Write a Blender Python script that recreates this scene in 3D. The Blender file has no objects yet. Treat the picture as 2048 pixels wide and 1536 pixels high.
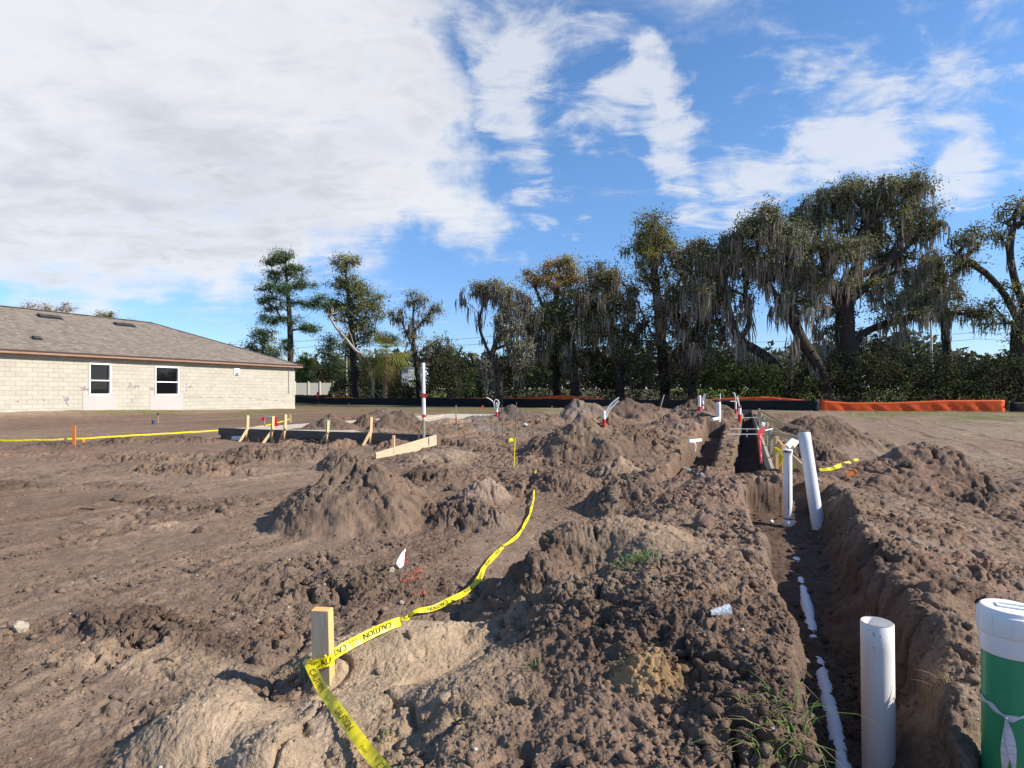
import bpy, bmesh, math, random
import numpy as np
from mathutils import Vector, Matrix

rng = np.random.default_rng(11)
random.seed(5)
S = bpy.context.scene
COL = S.collection
R = math.radians
F, HZ, CX, CAMZ = 1150.0, 784.0, 1024.0, 1.45      # focal length and horizon in the photograph's pixels

# ------------------------------------------------------------------ camera
cam = bpy.data.cameras.new('camera'); cam_o = bpy.data.objects.new('camera', cam); COL.objects.link(cam_o)
cam_o.location = (0, 0, CAMZ); cam_o.rotation_euler = (R(90), 0, 0)
cam.sensor_width = 36; cam.lens = F / 2048 * 36; cam.shift_y = (HZ - 768) / 2048
cam.clip_start = 0.05; cam.clip_end = 6000
S.camera = cam_o
S.view_settings.view_transform = 'Standard'; S.view_settings.look = 'None'
S.view_settings.exposure = 0.62; S.view_settings.gamma = 1.0; S.view_settings.use_curve_mapping = False

# ------------------------------------------------------------------ sun
SB, SE = 104.0, 35.0                                  # bearing (clockwise from the view) and elevation
sd = Vector((math.sin(R(SB)) * math.cos(R(SE)), math.cos(R(SB)) * math.cos(R(SE)), math.sin(R(SE))))
sl = bpy.data.lights.new('sun', 'SUN'); sl.energy = 5.0; sl.angle = R(0.5); sl.color = (1.0, 0.93, 0.83)
so = bpy.data.objects.new('sun', sl); COL.objects.link(so); so.rotation_euler = sd.to_track_quat('Z', 'Y').to_euler()
so.location = sd * 50

# ------------------------------------------------------------------ sky and clouds
W = bpy.data.worlds.new('World'); S.world = W; W.use_nodes = True
N, L = W.node_tree.nodes, W.node_tree.links
N.clear()
def wn(t, **k):
    n = N.new(t)
    for a, b in k.items(): setattr(n, a, b)
    return n
def wm(op, a, b=None, clamp=False):
    n = wn('ShaderNodeMath', operation=op); n.use_clamp = clamp
    for i, v in enumerate((a, b)):
        if v is None: continue
        if isinstance(v, (int, float)): n.inputs[i].default_value = v
        else: L.new(v, n.inputs[i])
    return n.outputs[0]
def wsmooth(v, a, b, to0=0.0, to1=1.0):
    n = wn('ShaderNodeMapRange', interpolation_type='SMOOTHSTEP')
    L.new(v, n.inputs[0]); n.inputs[1].default_value = a; n.inputs[2].default_value = b
    n.inputs[3].default_value = to0; n.inputs[4].default_value = to1
    return n.outputs[0]
def wmix(f, a, b):
    n = wn('ShaderNodeMix', data_type='RGBA')
    if isinstance(f, float): n.inputs[0].default_value = f
    else: L.new(f, n.inputs[0])
    for i, v in ((6, a), (7, b)):
        if isinstance(v, tuple): n.inputs[i].default_value = (*v, 1)
        else: L.new(v, n.inputs[i])
    return n.outputs[2]
sky = wn('ShaderNodeTexSky', sky_type='NISHITA'); sky.sun_disc = False
sky.sun_elevation = R(SE); sky.sun_rotation = R(SB); sky.altitude = 10; sky.air_density = 1.0; sky.dust_density = 0.15; sky.ozone_density = 3.0
tc = wn('ShaderNodeTexCoord'); D = tc.outputs['Generated']
sp = wn('ShaderNodeSeparateXYZ'); L.new(D, sp.inputs[0])
zc = wm('ADD', wm('MAXIMUM', sp.outputs[2], 0.0), 0.16)
cb = wn('ShaderNodeCombineXYZ'); L.new(wm('DIVIDE', sp.outputs[0], zc), cb.inputs[0]); L.new(wm('DIVIDE', sp.outputs[1], zc), cb.inputs[1])
def wnoise(vec, scale, detail, rough, dist=0.0, off=(0, 0, 0), stretch=(1, 1, 1), rot=0):
    m = wn('ShaderNodeMapping'); L.new(vec, m.inputs[0]); m.inputs[1].default_value = off; m.inputs[3].default_value = stretch; m.inputs[2].default_value = (0, 0, rot)
    n = wn('ShaderNodeTexNoise'); L.new(m.outputs[0], n.inputs['Vector']); n.inputs['Scale'].default_value = scale
    n.inputs['Detail'].default_value = detail; n.inputs['Roughness'].default_value = rough; n.inputs['Distortion'].default_value = dist
    return n.outputs[0]
wv_ = wn('ShaderNodeTexNoise'); L.new(D, wv_.inputs['Vector']); wv_.inputs['Scale'].default_value = 5.5; wv_.inputs['Detail'].default_value = 5; wv_.inputs['Roughness'].default_value = .6
w1 = wn('ShaderNodeVectorMath', operation='SUBTRACT'); L.new(wv_.outputs['Color'], w1.inputs[0]); w1.inputs[1].default_value = (.5, .5, .5)
w2 = wn('ShaderNodeVectorMath', operation='MULTIPLY_ADD'); L.new(w1.outputs[0], w2.inputs[0]); w2.inputs[1].default_value = (.30, .1, .22); L.new(D, w2.inputs[2])
w3 = wn('ShaderNodeVectorMath', operation='NORMALIZE'); L.new(w2.outputs[0], w3.inputs[0])
def cover(blobs):
    tot = None
    for (px, py, r, w) in blobs:
        v = Vector(((px - CX) / F, 1, (HZ - py) / F)).normalized()
        dn = wn('ShaderNodeVectorMath', operation='DOT_PRODUCT'); L.new(w3.outputs[0], dn.inputs[0]); dn.inputs[1].default_value = v
        b = wsmooth(dn.outputs['Value'], math.cos(r / F * v.y), 1.0, 0.0, w)
        tot = b if tot is None else wm('ADD', tot, b)
    return tot
# the big soft bank of cloud and the thin wisps beside it
bigc = cover([(60, 60, 520, .9), (430, 100, 440, .85), (680, 120, 330, .52), (230, 340, 420, .9), (600, 300, 320, .7), (800, 270, 200, .5), (890, 370, 140, .42), (60, 420, 230, .45), (640, 430, 210, .48), (930, 455, 110, .40), (330, 440, 210, .42), (840, 30, 230, .28), (1400, -250, 420, .5), (300, -400, 700, .9)])
wisp = cover([(1000, 130, 210, .28), (960, 260, 150, .34), (1010, 20, 220, .24), (1315, 115, 85, .62), (1362, 198, 60, .62), (1130, 190, 230, .35), (1265, 255, 130, .45), (1365, 298, 85, .5), (1420, 405, 150, .60), (1560, 365, 150, .54), (1700, 320, 150, .46), (1860, 280, 150, .44), (2030, 250, 150, .48), (1660, 215, 130, .5), (1960, 375, 110, .5), (1790, 140, 190, .42), (1080, 60, 330, .34), (1450, 40, 300, .36), (1125, 460, 45, .55), (2020, 60, 160, .4), (460, 575, 60, .4), (1070, 370, 80, .42), (150, 500, 160, .2), (820, 600, 120, .22)])
back = wsmooth(sp.outputs[1], 0.45, -0.1, 0.0, 0.16)
bigc = wm('MINIMUM', wm('ADD', bigc, back), 1.15)
n1 = wnoise(cb.outputs[0], 1.5, 10, 0.62, 0.3, (3.1, 1.7, 0))
n2 = wnoise(cb.outputs[0], 4.6, 8, 0.64, 0.45, (0.3, 4.2, 0), (1, 1.6, 1), 0.5)
n3 = wnoise(cb.outputs[0], 1.1, 6, 0.6, 0.25, (7.3, 0.4, 0))
nn = wm('ADD', wm('MULTIPLY', wm('SUBTRACT', n1, 0.5), 1.5), wm('MULTIPLY', wm('SUBTRACT', n2, 0.5), 1.25))
d1 = wsmooth(wm('ADD', bigc, nn), 0.12, 1.15)
nw = wm('ADD', wm('MULTIPLY', wm('SUBTRACT', n2, 0.5), 2.8), wm('MULTIPLY', wm('SUBTRACT', n1, 0.5), 1.0))
d2 = wm('MULTIPLY', wsmooth(wm('ADD', wisp, nw), 0.36, 1.25), 0.8)
dens = wm('MAXIMUM', d1, d2)
thick = wsmooth(wm('ADD', wm('ADD', bigc, wm('MULTIPLY', nn, 0.45)), wm('ADD', wm('MULTIPLY', wm('SUBTRACT', n3, 0.5), 2.2), wm('MULTIPLY', wm('SUBTRACT', n2, 0.5), 1.3))), 0.8, 1.85)
hs = wn('ShaderNodeHueSaturation'); hs.inputs['Saturation'].default_value = 1.12; hs.inputs['Value'].default_value = 1.0; L.new(sky.outputs[0], hs.inputs['Color'])
tint = wn('ShaderNodeMix', data_type='RGBA', blend_type='MULTIPLY'); tint.inputs[0].default_value = 1.0
L.new(hs.outputs[0], tint.inputs[6]); L.new(wmix(wsmooth(sp.outputs[2], 0.0, 0.4), (.98, 1.14, 1.5), (1.55, 1.63, 1.74)), tint.inputs[7])
ccol = wmix(thick, (7.7, 7.8, 8.05), (5.7, 5.85, 6.35))
skyc = wmix(wm('MULTIPLY', dens, 0.93), tint.outputs[2], ccol)
bg = wn('ShaderNodeBackground'); bg.inputs['Strength'].default_value = 0.075; L.new(skyc, bg.inputs['Color'])
wo = wn('ShaderNodeOutputWorld'); L.new(bg.outputs[0], wo.inputs[0])

# ------------------------------------------------------------------ materials
def mat(name, col, rough=0.8, spec=0.3, noise=None, bump=None, metal=0.0, stretch=(1, 1, 1), attr=None, col2=None, transl=0.0, coords='Object'):
    """procedural principled material: base colour, optional noise (scale, amount) towards col2, bump (scale, strength, distance)"""
    m = bpy.data.materials.new(name); m.use_nodes = True
    n, l = m.node_tree.nodes, m.node_tree.links
    p = n['Principled BSDF']; p.inputs['Roughness'].default_value = rough; p.inputs['Specular IOR Level'].default_value = spec; p.inputs['Metallic'].default_value = metal
    src = None
    if attr:
        a = n.new('ShaderNodeAttribute'); a.attribute_name = attr; src = a.outputs['Color']
    t = n.new('ShaderNodeTexCoord'); mp = n.new('ShaderNodeMapping'); mp.inputs[3].default_value = stretch; l.new(t.outputs[coords], mp.inputs[0])
    if noise:
        nz = n.new('ShaderNodeTexNoise'); nz.inputs['Scale'].default_value = noise[0]; nz.inputs['Detail'].default_value = 8; nz.inputs['Roughness'].default_value = 0.65
        l.new(mp.outputs[0], nz.inputs['Vector'])
        mr = n.new('ShaderNodeMapRange'); mr.inputs[1].default_value = 0.35; mr.inputs[2].default_value = 0.68; l.new(nz.outputs[0], mr.inputs[0]); mr.inputs[4].default_value = noise[1]
        mx = n.new('ShaderNodeMix'); mx.data_type = 'RGBA'; l.new(mr.outputs[0], mx.inputs[0])
        if src: l.new(src, mx.inputs[6])
        else: mx.inputs[6].default_value = (*col, 1)
        if col2 is None: 
            if src:
                k = n.new('ShaderNodeMix'); k.data_type = 'RGBA'; k.blend_type = 'MULTIPLY'; k.inputs[0].default_value = 1; l.new(src, k.inputs[6]); k.inputs[7].default_value = (.5, .5, .5, 1); l.new(k.outputs[2], mx.inputs[7])
            else: mx.inputs[7].default_value = (col[0] * .5, col[1] * .5, col[2] * .5, 1)
        else: mx.inputs[7].default_value = (*col2, 1)
        src = mx.outputs[2]
    if src: l.new(src, p.inputs['Base Color'])
    else: p.inputs['Base Color'].default_value = (*col, 1)
    if bump:
        nb = n.new('ShaderNodeTexNoise'); nb.inputs['Scale'].default_value = bump[0]; nb.inputs['Detail'].default_value = 6; nb.inputs['Roughness'].default_value = 0.6
        l.new(mp.outputs[0], nb.inputs['Vector'])
        bp = n.new('ShaderNodeBump'); bp.inputs['Strength'].default_value = bump[1]; bp.inputs['Distance'].default_value = bump[2]; l.new(nb.outputs[0], bp.inputs['Height']); l.new(bp.outputs[0], p.inputs['Normal'])
    if transl:
        tr = n.new('ShaderNodeBsdfTranslucent'); ms = n.new('ShaderNodeMixShader'); ms.inputs[0].default_value = transl
        if src: l.new(src, tr.inputs[0])
        else: tr.inputs[0].default_value = (*col, 1)
        l.new(p.outputs[0], ms.inputs[1]); l.new(tr.outputs[0], ms.inputs[2]); l.new(ms.outputs[0], n['Material Output'].inputs[0])
    return m

M_SOIL = mat('soil', (.2, .15, .11), .95, .12, noise=(55, .55), bump=(85, 1.0, .014), attr='Col')
M_LEAF = mat('leaf', (.06, .09, .03), .8, .08, attr='Col', transl=.28)
M_NEEDLE = mat('needle', (.05, .09, .03), .6, .2, attr='Col', transl=.15)
M_MOSS = mat('spanish_moss', (.2, .18, .15), .95, .05, attr='Col', transl=.2)
M_BARK = mat('bark', (.075, .06, .05), .95, .1, noise=(6, .8), bump=(9, .8, .05), stretch=(1, 1, .3))
M_PALEBARK = mat('bleached_bark', (.36, .32, .27), .95, .1, noise=(6, .6), bump=(9, .6, .03), stretch=(1, 1, .3))
M_PVC = mat('white_pvc', (.82, .79, .75), .38, .45, noise=(9, .5), col2=(.68, .62, .56), stretch=(1, 1, .35))
M_PVCG = mat('dusty_pvc', (.62, .63, .66), .45, .4, noise=(14, .5), col2=(.5, .46, .43), stretch=(1, 1, .3))
M_INK = mat('black_ink', (.015, .015, .017), .6, .2)
M_RED = mat('red_tape', (.55, .025, .02), .45, .4, noise=(30, .4))
M_REDP = mat('red_plastic_sheet', (.62, .02, .015), .35, .5, noise=(12, .4), bump=(18, .6, .03))
M_LUM = mat('fresh_lumber', (.62, .45, .25), .75, .2, noise=(5, .6), col2=(.5, .33, .16), stretch=(6, 6, .6), bump=(30, .3, .004))
M_LUMO = mat('fresh_cut_face', (.78, .44, .17), .7, .2, noise=(8, .6), col2=(.68, .34, .11), stretch=(4, 4, .7), bump=(40, .3, .003))
M_GREYW = mat('weathered_wood', (.40, .36, .29), .85, .15, noise=(7, .8), col2=(.27, .23, .17), stretch=(10, 10, .7), bump=(40, .6, .004))
M_DARKW = mat('oiled_form_board', (.075, .066, .062), .7, .25, noise=(3, .7), col2=(.15, .13, .115), stretch=(1, 1, 4), bump=(25, .5, .006))
M_PALEW = mat('pale_plank', (.55, .44, .30), .8, .15, noise=(4, .7), col2=(.36, .27, .17), stretch=(1, 1, 6), bump=(25, .5, .006))
M_YEL = mat('yellow_tape', (.84, .72, .015), .35, .45, noise=(14, .45), col2=(.66, .52, .05), bump=(45, .5, .004), transl=.2)
M_ORNET = mat('orange_fence_net', (.90, .14, .025), .6, .3, noise=(4, .55), col2=(.66, .08, .018), stretch=(1, 1, 14), transl=.25)
M_BLACKF = mat('black_silt_fabric', (.012, .012, .014), .75, .2, noise=(2, .5), col2=(.022, .021, .023), bump=(4, .4, .05))
M_WHITE = mat('white_vinyl', (.8, .8, .78), .4, .4)
M_ORP = mat('orange_paint', (.85, .24, .05), .6, .3, noise=(20, .4))
M_STEEL = mat('galvanised_steel', (.45, .46, .48), .4, .5, metal=.7)
M_CONC = mat('pole_concrete', (.55, .54, .51), .85, .2, noise=(3, .5), bump=(30, .2, .005))
M_GREEN = mat('green_sewer_pipe', (.025, .30, .13), .38, .5, noise=(3, .5), col2=(.035, .24, .12), stretch=(5, 5, .5))
M_RUST = mat('rusty_rod', (.16, .10, .07), .8, .3, noise=(30, .6))
M_BLUE = mat('dark_blue_pipe', (.03, .06, .14), .5, .4)
M_PAPER = mat('white_paper', (.85, .84, .83), .7, .2, bump=(20, .3, .006))
M_FILM = mat('clear_plastic', (.72, .74, .74), .2, .6, noise=(40, .6), col2=(.4, .4, .4), bump=(40, .8, .01))
M_GRASS = mat('grass_blade', (.12, .2, .05), .55, .3, attr='Col', transl=.3)

# ------------------------------------------------------------------ mesh helpers
def tag(o, label=None, cat=None, group=None, kind=None):
    if label: o['label'] = label
    if cat: o['category'] = cat
    if group: o['group'] = group
    if kind: o['kind'] = kind
    return o
def link(name, me, parent=None):
    o = bpy.data.objects.new(name, me); COL.objects.link(o)
    if parent is not None: o.parent = parent
    return o
def empty(name, loc, label, cat, group=None, rz=0.0):
    o = bpy.data.objects.new(name, None); COL.objects.link(o); o.location = loc; o.rotation_euler = (0, 0, rz); o.empty_display_size = .2
    return tag(o, label, cat, group)
def npmesh(name, V, Q, m, parent=None, col=None, smooth=False, attr='Col', tri=False):
    """mesh object from numpy arrays: V (n,3), Q (m,4) or (m,3)"""
    V = np.ascontiguousarray(V, dtype=np.float32); Q = np.ascontiguousarray(Q, dtype=np.int32); k = Q.shape[1]
    me = bpy.data.meshes.new(name); me.vertices.add(len(V)); me.vertices.foreach_set('co', V.ravel())
    me.loops.add(Q.size); me.loops.foreach_set('vertex_index', Q.ravel())
    me.polygons.add(len(Q)); me.polygons.foreach_set('loop_start', np.arange(0, Q.size, k, dtype=np.int32)); me.polygons.foreach_set('loop_total', np.full(len(Q), k, np.int32))
    me.update(calc_edges=True)
    if col is not None:
        a = me.color_attributes.new(attr, 'FLOAT_COLOR', 'POINT'); c = np.ones((len(V), 4), np.float32); c[:, :3] = col; a.data.foreach_set('color', c.ravel())
    if smooth: me.polygons.foreach_set('use_smooth', np.ones(len(Q), bool))
    me.materials.append(m); me.validate()
    return link(name, me, parent)

class MB:
    """collects boxes, tubes and strips and links them as one mesh object"""
    def __init__(s): s.v = []; s.f = []; s.mi = []; s.sm = []
    def add(s, V, Fc, mi=0, sm=False):
        b = len(s.v); s.v += [tuple(x) for x in V]; s.f += [tuple(i + b for i in f) for f in Fc]; s.mi += [mi] * len(Fc); s.sm += [sm] * len(Fc); return s
    def box(s, c, size, rot=None, mi=0, bev=0.0, mis=None):
        sx, sy, sz = [x / 2 for x in size]; bm = bmesh.new(); bmesh.ops.create_cube(bm, size=1.0)
        for v in bm.verts: v.co = Vector((v.co.x * sx * 2, v.co.y * sy * 2, v.co.z * sz * 2))
        if bev > 0: bmesh.ops.bevel(bm, geom=bm.edges[:], offset=bev, segments=1, affect='EDGES')
        Mx = (rot.to_4x4() if rot is not None else Matrix.Identity(4)); Mx = Matrix.Translation(Vector(c)) @ Mx
        b = len(s.v)
        bm.normal_update(); bm.verts.index_update()
        for v in bm.verts: s.v.append(tuple(Mx @ v.co))
        for f in bm.faces:
            s.f.append(tuple(v.index + b for v in f.verts)); s.sm.append(False)
            k = mi
            if mis:
                nn_ = f.normal
                for (ax, sg, idx) in mis:
                    if nn_[ax] * sg > .9: k = idx
            s.mi.append(k)
        bm.free(); return s
    def bar(s, a, b, w, h, mi=0, up=(0, 0, 1), bev=0.0):
        a, b = Vector(a), Vector(b); d = (b - a); ln = d.length; d.normalize(); u = Vector(up)
        if abs(d.dot(u)) > .95: u = Vector((0, 1, 0))
        x = d.cross(u).normalized(); y = x.cross(d).normalized()
        rot = Matrix((x, y, d)).transposed()
        return s.box((a + b) / 2, (w, h, ln), rot, mi, bev)
    def tube(s, path, r, sides=12, cap=True, mi=0, sm=True):
        P = [Vector(p) for p in path]; n = len(P); rs = r if isinstance(r, (list, tuple)) else [r] * n
        V = []; prev = None
        for i in range(n):
            t = (P[min(i + 1, n - 1)] - P[max(i - 1, 0)]).normalized()
            u = prev if prev is not None else (Vector((0, 0, 1)) if abs(t.z) < .9 else Vector((1, 0, 0)))
            x = t.cross(u)
            if x.length < 1e-4: x = t.cross(Vector((0, 1, 0)))
            x.normalize(); y = x.cross(t).normalized(); prev = y
            for k in range(sides):
                a = 2 * math.pi * k / sides; V.append(P[i] + (x * math.cos(a) + y * math.sin(a)) * rs[i])
        Fc = [(i * sides + k, i * sides + (k + 1) % sides, (i + 1) * sides + (k + 1) % sides, (i + 1) * sides + k) for i in range(n - 1) for k in range(sides)]
        s.add(V, Fc, mi, sm)
        if cap: 
            s.add([V[k] for k in range(sides)][::-1], [tuple(range(sides))], mi); s.add([V[(n - 1) * sides + k] for k in range(sides)], [tuple(range(sides))], mi)
        return s
    def pipe(s, a, b, r, ri, sides=40, mi=0, mi_in=0, depth=.5, jag=0.0):
        """hollow pipe, open at b"""
        a, b = Vector(a), Vector(b); t = (b - a).normalized(); u = Vector((0, 1, 0)) if abs(t.y) < .9 else Vector((1, 0, 0)); x = t.cross(u).normalized(); y = x.cross(t)
        def ring(c, rr): return [c + (x * math.cos(2 * math.pi * k / sides) + y * math.sin(2 * math.pi * k / sides)) * rr for k in range(sides)]
        e = r * .06; nseg = 10
        rings = [ring(a.lerp(b - t * e, i / nseg), r) for i in range(nseg + 1)] + [ring(b, r - e), ring(b, ri + e * .5), ring(b - t * e, ri), ring(b - t * depth, ri)]
        V = [p for q in rings for p in q]; n = len(rings)
        Fc = [(i * sides + k, i * sides + (k + 1) % sides, (i + 1) * sides + (k + 1) % sides, (i + 1) * sides + k) for i in range(n - 1) for k in range(sides)]
        s.add(V, Fc, mi, True); s.add(rings[-1], [tuple(range(sides))], mi)
        s.add(rings[0], [tuple(range(sides))[::-1]], mi)
        return s
    def lathe(s, prof, c, sides=48, mi=0, sm=False, axis=None):
        """profile [(r,z)...] turned about the vertical through c"""
        V = [(c[0] + r * math.cos(2 * math.pi * k / sides), c[1] + r * math.sin(2 * math.pi * k / sides), c[2] + z) for (r, z) in prof for k in range(sides)]
        Fc = [(i * sides + k, i * sides + (k + 1) % sides, (i + 1) * sides + (k + 1) % sides, (i + 1) * sides + k) for i in range(len(prof) - 1) for k in range(sides)]
        return s.add(V, Fc, mi, sm)
    def build(s, name, mats, parent=None, local=True):
        me = bpy.data.meshes.new(name); V = s.v
        if parent is not None and local:
            inv = parent_world(parent).inverted(); V = [tuple(inv @ Vector(v)) for v in V]
        me.from_pydata(V, [], s.f)
        for m in (mats if isinstance(mats, (list, tuple)) else [mats]): me.materials.append(m)
        me.polygons.foreach_set('material_index', s.mi); me.polygons.foreach_set('use_smooth', s.sm); me.update()
        return link(name, me, parent)
def parent_world(o):
    Mx = Matrix.LocRotScale(o.location, o.rotation_euler, None)
    return (parent_world(o.parent) @ Mx) if o.parent else Mx

def at(px, py, Y):                      # a point seen at a photo pixel at depth Y
    return Vector(((px - CX) / F * Y, Y, CAMZ - (py - HZ) / F * Y))

# ------------------------------------------------------------------ noise
def _h(ix, iy, s):
    n = (ix * 374761393 + iy * 668265263 + s * 974634531) & 0xffffffff
    n = ((n ^ (n >> 13)) * 1274126177) & 0xffffffff
    return ((n ^ (n >> 16)) & 0xffffff) / float(0xffffff)
def vn(x, y, s=0):
    ix = np.floor(x).astype(np.int64); iy = np.floor(y).astype(np.int64); fx = x - ix; fy = y - iy
    fx = fx * fx * fx * (fx * (fx * 6 - 15) + 10); fy = fy * fy * fy * (fy * (fy * 6 - 15) + 10)
    a = _h(ix, iy, s); b = _h(ix + 1, iy, s); c = _h(ix, iy + 1, s); d = _h(ix + 1, iy + 1, s)
    return (a + (b - a) * fx) * (1 - fy) + (c + (d - c) * fx) * fy
def fbm(x, y, sc, octv=4, s=0, gain=.5):
    t = 0; a = 1.0; tot = 0; fr = 1 / sc; ca, sa = math.cos(.6), math.sin(.6)
    for o in range(octv):
        t = t + a * vn(x * fr + 17.3 * o, y * fr - 9.1 * o, s + o); tot += a; a *= gain; fr *= 2.03; x, y = x * ca - y * sa, x * sa + y * ca
    return t / tot - .5
def clods(x, y, cell, s=0, dens=.7, rmin=.22, rmax=.62):
    X = x / cell + 1.1 * (vn(x / cell * 1.7, y / cell * 1.7, s + 50) - .5) + .5 * (vn(x / cell * 4.1, y / cell * 4.1, s + 52) - .5)
    Y = y / cell + 1.1 * (vn(x / cell * 1.7, y / cell * 1.7, s + 51) - .5) + .5 * (vn(x / cell * 4.1, y / cell * 4.1, s + 53) - .5); ix = np.floor(X).astype(np.int64); iy = np.floor(Y).astype(np.int64); out = np.zeros_like(X)
    for di in (-1, 0, 1):
        for dj in (-1, 0, 1):
            a, b = ix + di, iy + dj; h1 = _h(a, b, s); h2 = _h(a, b, s + 1); h3 = _h(a, b, s + 2); h4 = _h(a, b, s + 3)
            r = rmin + (rmax - rmin) * h3 ** 2
            d2 = (X - a - h1) ** 2 + ((Y - b - h2) * (.75 + .5 * h4)) ** 2
            v = np.clip((r - np.sqrt(d2)) * (1.1 + .5 * h2), 0, r * (.34 + .4 * h1)) * (h4 < dens)
            np.maximum(out, v, out=out)
    return out * cell
def _h3(ix, iy, iz, s):
    return _h(ix, iy + iz * 7919, s)
def vn3(x, y, z, s=0):
    ix = np.floor(x).astype(np.int64); iy = np.floor(y).astype(np.int64); iz = np.floor(z).astype(np.int64); fx = x - ix; fy = y - iy; fz = z - iz
    fx = fx * fx * (3 - 2 * fx); fy = fy * fy * (3 - 2 * fy); fz = fz * fz * (3 - 2 * fz); r = 0
    for k in (0, 1):
        a = _h3(ix, iy, iz + k, s); b = _h3(ix + 1, iy, iz + k, s); c = _h3(ix, iy + 1, iz + k, s); d = _h3(ix + 1, iy + 1, iz + k, s)
        r = r + ((a + (b - a) * fx) * (1 - fy) + (c + (d - c) * fx) * fy) * (fz if k else 1 - fz)
    return r
def fbm3(x, y, z, sc, octv=3, s=0, gain=.5):
    t = 0; a = 1.0; tot = 0; fr = 1 / sc; ca, sa = math.cos(.6), math.sin(.6)
    for o in range(octv):
        t = t + a * vn3(x * fr + 17.3 * o, y * fr - 9.1 * o, z * fr + 5.7 * o, s + o); tot += a; a *= gain; fr *= 2.03; x, y = x * ca - y * sa, x * sa + y * ca
    return t / tot - .5
def sst(a, b, x):
    t = np.clip((x - a) / (b - a), 0, 1); return t * t * (3 - 2 * t)

# ------------------------------------------------------------------ the ground
DX, DY = math.sin(R(24.7)), math.cos(R(24.7))           # direction the house wall and the trenches run
TH = np.concatenate([np.linspace(-math.pi, -.80, 34)[:-1], np.linspace(-.80, .80, 1180), np.linspace(.80, math.pi, 34)[1:]])
RR = np.concatenate([np.linspace(.35, 1.6, 14)[:-1], np.geomspace(1.6, 70, 1480), np.geomspace(70, 3500, 30)[1:]])
RG, TG = np.meshgrid(RR, TH, indexing='ij')
X = RG * np.sin(TG); Y = RG * np.cos(TG)
nR, nT = X.shape

HC = Vector((-14.8, 39.2, 0))                             # the house corner farthest from the camera
NXh, NYh = DY, -DX                                       # outward normal of the long wall
def base_z(x, y):
    r = np.hypot(x, y)
    z = .03 + .14 * sst(7, 30, r) + 1.9 * sst(58, 120, r) * (y > -40)
    sw = (x - HC.x) * NXh + (y - HC.y) * NYh              # distance in front of the house wall
    al = (x - HC.x) * DX + (y - HC.y) * DY
    z = z + .20 * (1 - sst(.0, 6.0, np.abs(sw - .0))) * (1 - sst(-2, 3, al)) + .20 * (sw < 0) * (al < 1) * (sw > -14)*0
    z = z + .22 * (1 - sst(.2, 2.0, np.abs(sw))) * (1 - sst(-14, -3, al))
    return z

MOUNDS = []      # px, py of the peak, depth, rx, ry, angle, kind, soil, heap key
def Mo(px, py, Yd, rx, ry, ang=0, kind='dome', soil=None, key=None, rough=1.0): MOUNDS.append((px, py, Yd, rx, ry, ang, kind, soil, key, rough))
# -- named heaps (things of their own)
Mo(712, 903, 6.3, .96, .90, 0, 'cone', 'clod', 'clod_heap', 1.05)
Mo(1183, 850, 10.8, 1.3, 1.1, 0, 'cone', 'mix', 'tall_heap', 1.3)
Mo(1152, 809, 21.7, 1.25, 1.1, 0, 'cone', 'grey', 'cone_heap', .9)
Mo(1032, 814, 20.5, 1.5, 1.1, .2, 'cone', 'wet', 'wet_heap', .9)
Mo(1788, 894, 8.6, 1.3, .95, -.3, 'cone', 'red', 'right_heap', 1.1)
Mo(1652, 838, 14.5, 1.9, 1.2, -.3, 'cone', 'dark', 'right_far_heap', 1.4)
Mo(668, 828, 16.8, 1.15, .8, 0, 'cone', 'dark', 'pad_heap_1', .9)
Mo(738, 828, 17.6, .85, .7, 0, 'cone', 'dark', 'pad_heap_2', .9)
Mo(808, 826, 16.0, 1.3, .9, 0, 'cone', 'dark', 'pad_heap_3', .9)
Mo(772, 820, 27.0, 2.0, 1.2, 0, 'cone', 'grey', 'pad_heap_4', .8)
Mo(1268, 806, 24.5, 2.3, 1.2, 0, 'cone', 'dark', 'back_heap', 1.0)
Mo(1402, 801, 24.5, 1.8, 1.2, 0, 'cone', 'dark', 'stub_heap', 1.0)
# -- sand in the foreground
Mo(425, 1382, 2.32, .42, .34, .2, 'dome', 'sand', None, .45)
Mo(560, 1440, 2.12, .30, .26, 0, 'dome', 'sand', None, .7)
Mo(820, 1258, 3.0, .72, .55, -.2, 'dome', 'sand', None, .5)
Mo(760, 1400, 2.35, .62, .5, -.2, 'dome', 'sand', None, .5)
Mo(900, 1440, 2.2, .45, .5, 0, 'dome', 'sandd', None, .7)
# -- the big spoil mound left of the pipe trench
Mo(1255, 1040, 4.0, .62, .55, .2, 'dome', 'sandd', None, .8)
Mo(1130, 1052, 4.0, .50, .5, 0, 'dome', 'mix', None, 1.0)
Mo(1060, 1100, 3.6, .52, .5, .3, 'dome', 'dark', None, 1.2)
Mo(1100, 1180, 3.1, .55, .6, 0, 'dome', 'mix', None, 1.3)
Mo(1280, 1150, 3.2, .7, .8, .4, 'dome', 'mix', None, 1.0)
Mo(1440, 1165, 3.1, .5, .7, .4, 'dome', 'brown', None, 1.2)
Mo(1330, 1290, 2.5, .75, .6, .3, 'dome', 'dark', None, 1.3)
Mo(1500, 1260, 2.55, .36, .6, .42, 'dome', 'brown', None, 1.1)
Mo(1520, 1440, 2.0, .38, .5, .42, 'dome', 'dark', None, 1.3)
Mo(1290, 1405, 2.12, .2, .17, 0, 'dome', 'ochre', None, .9)
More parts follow.
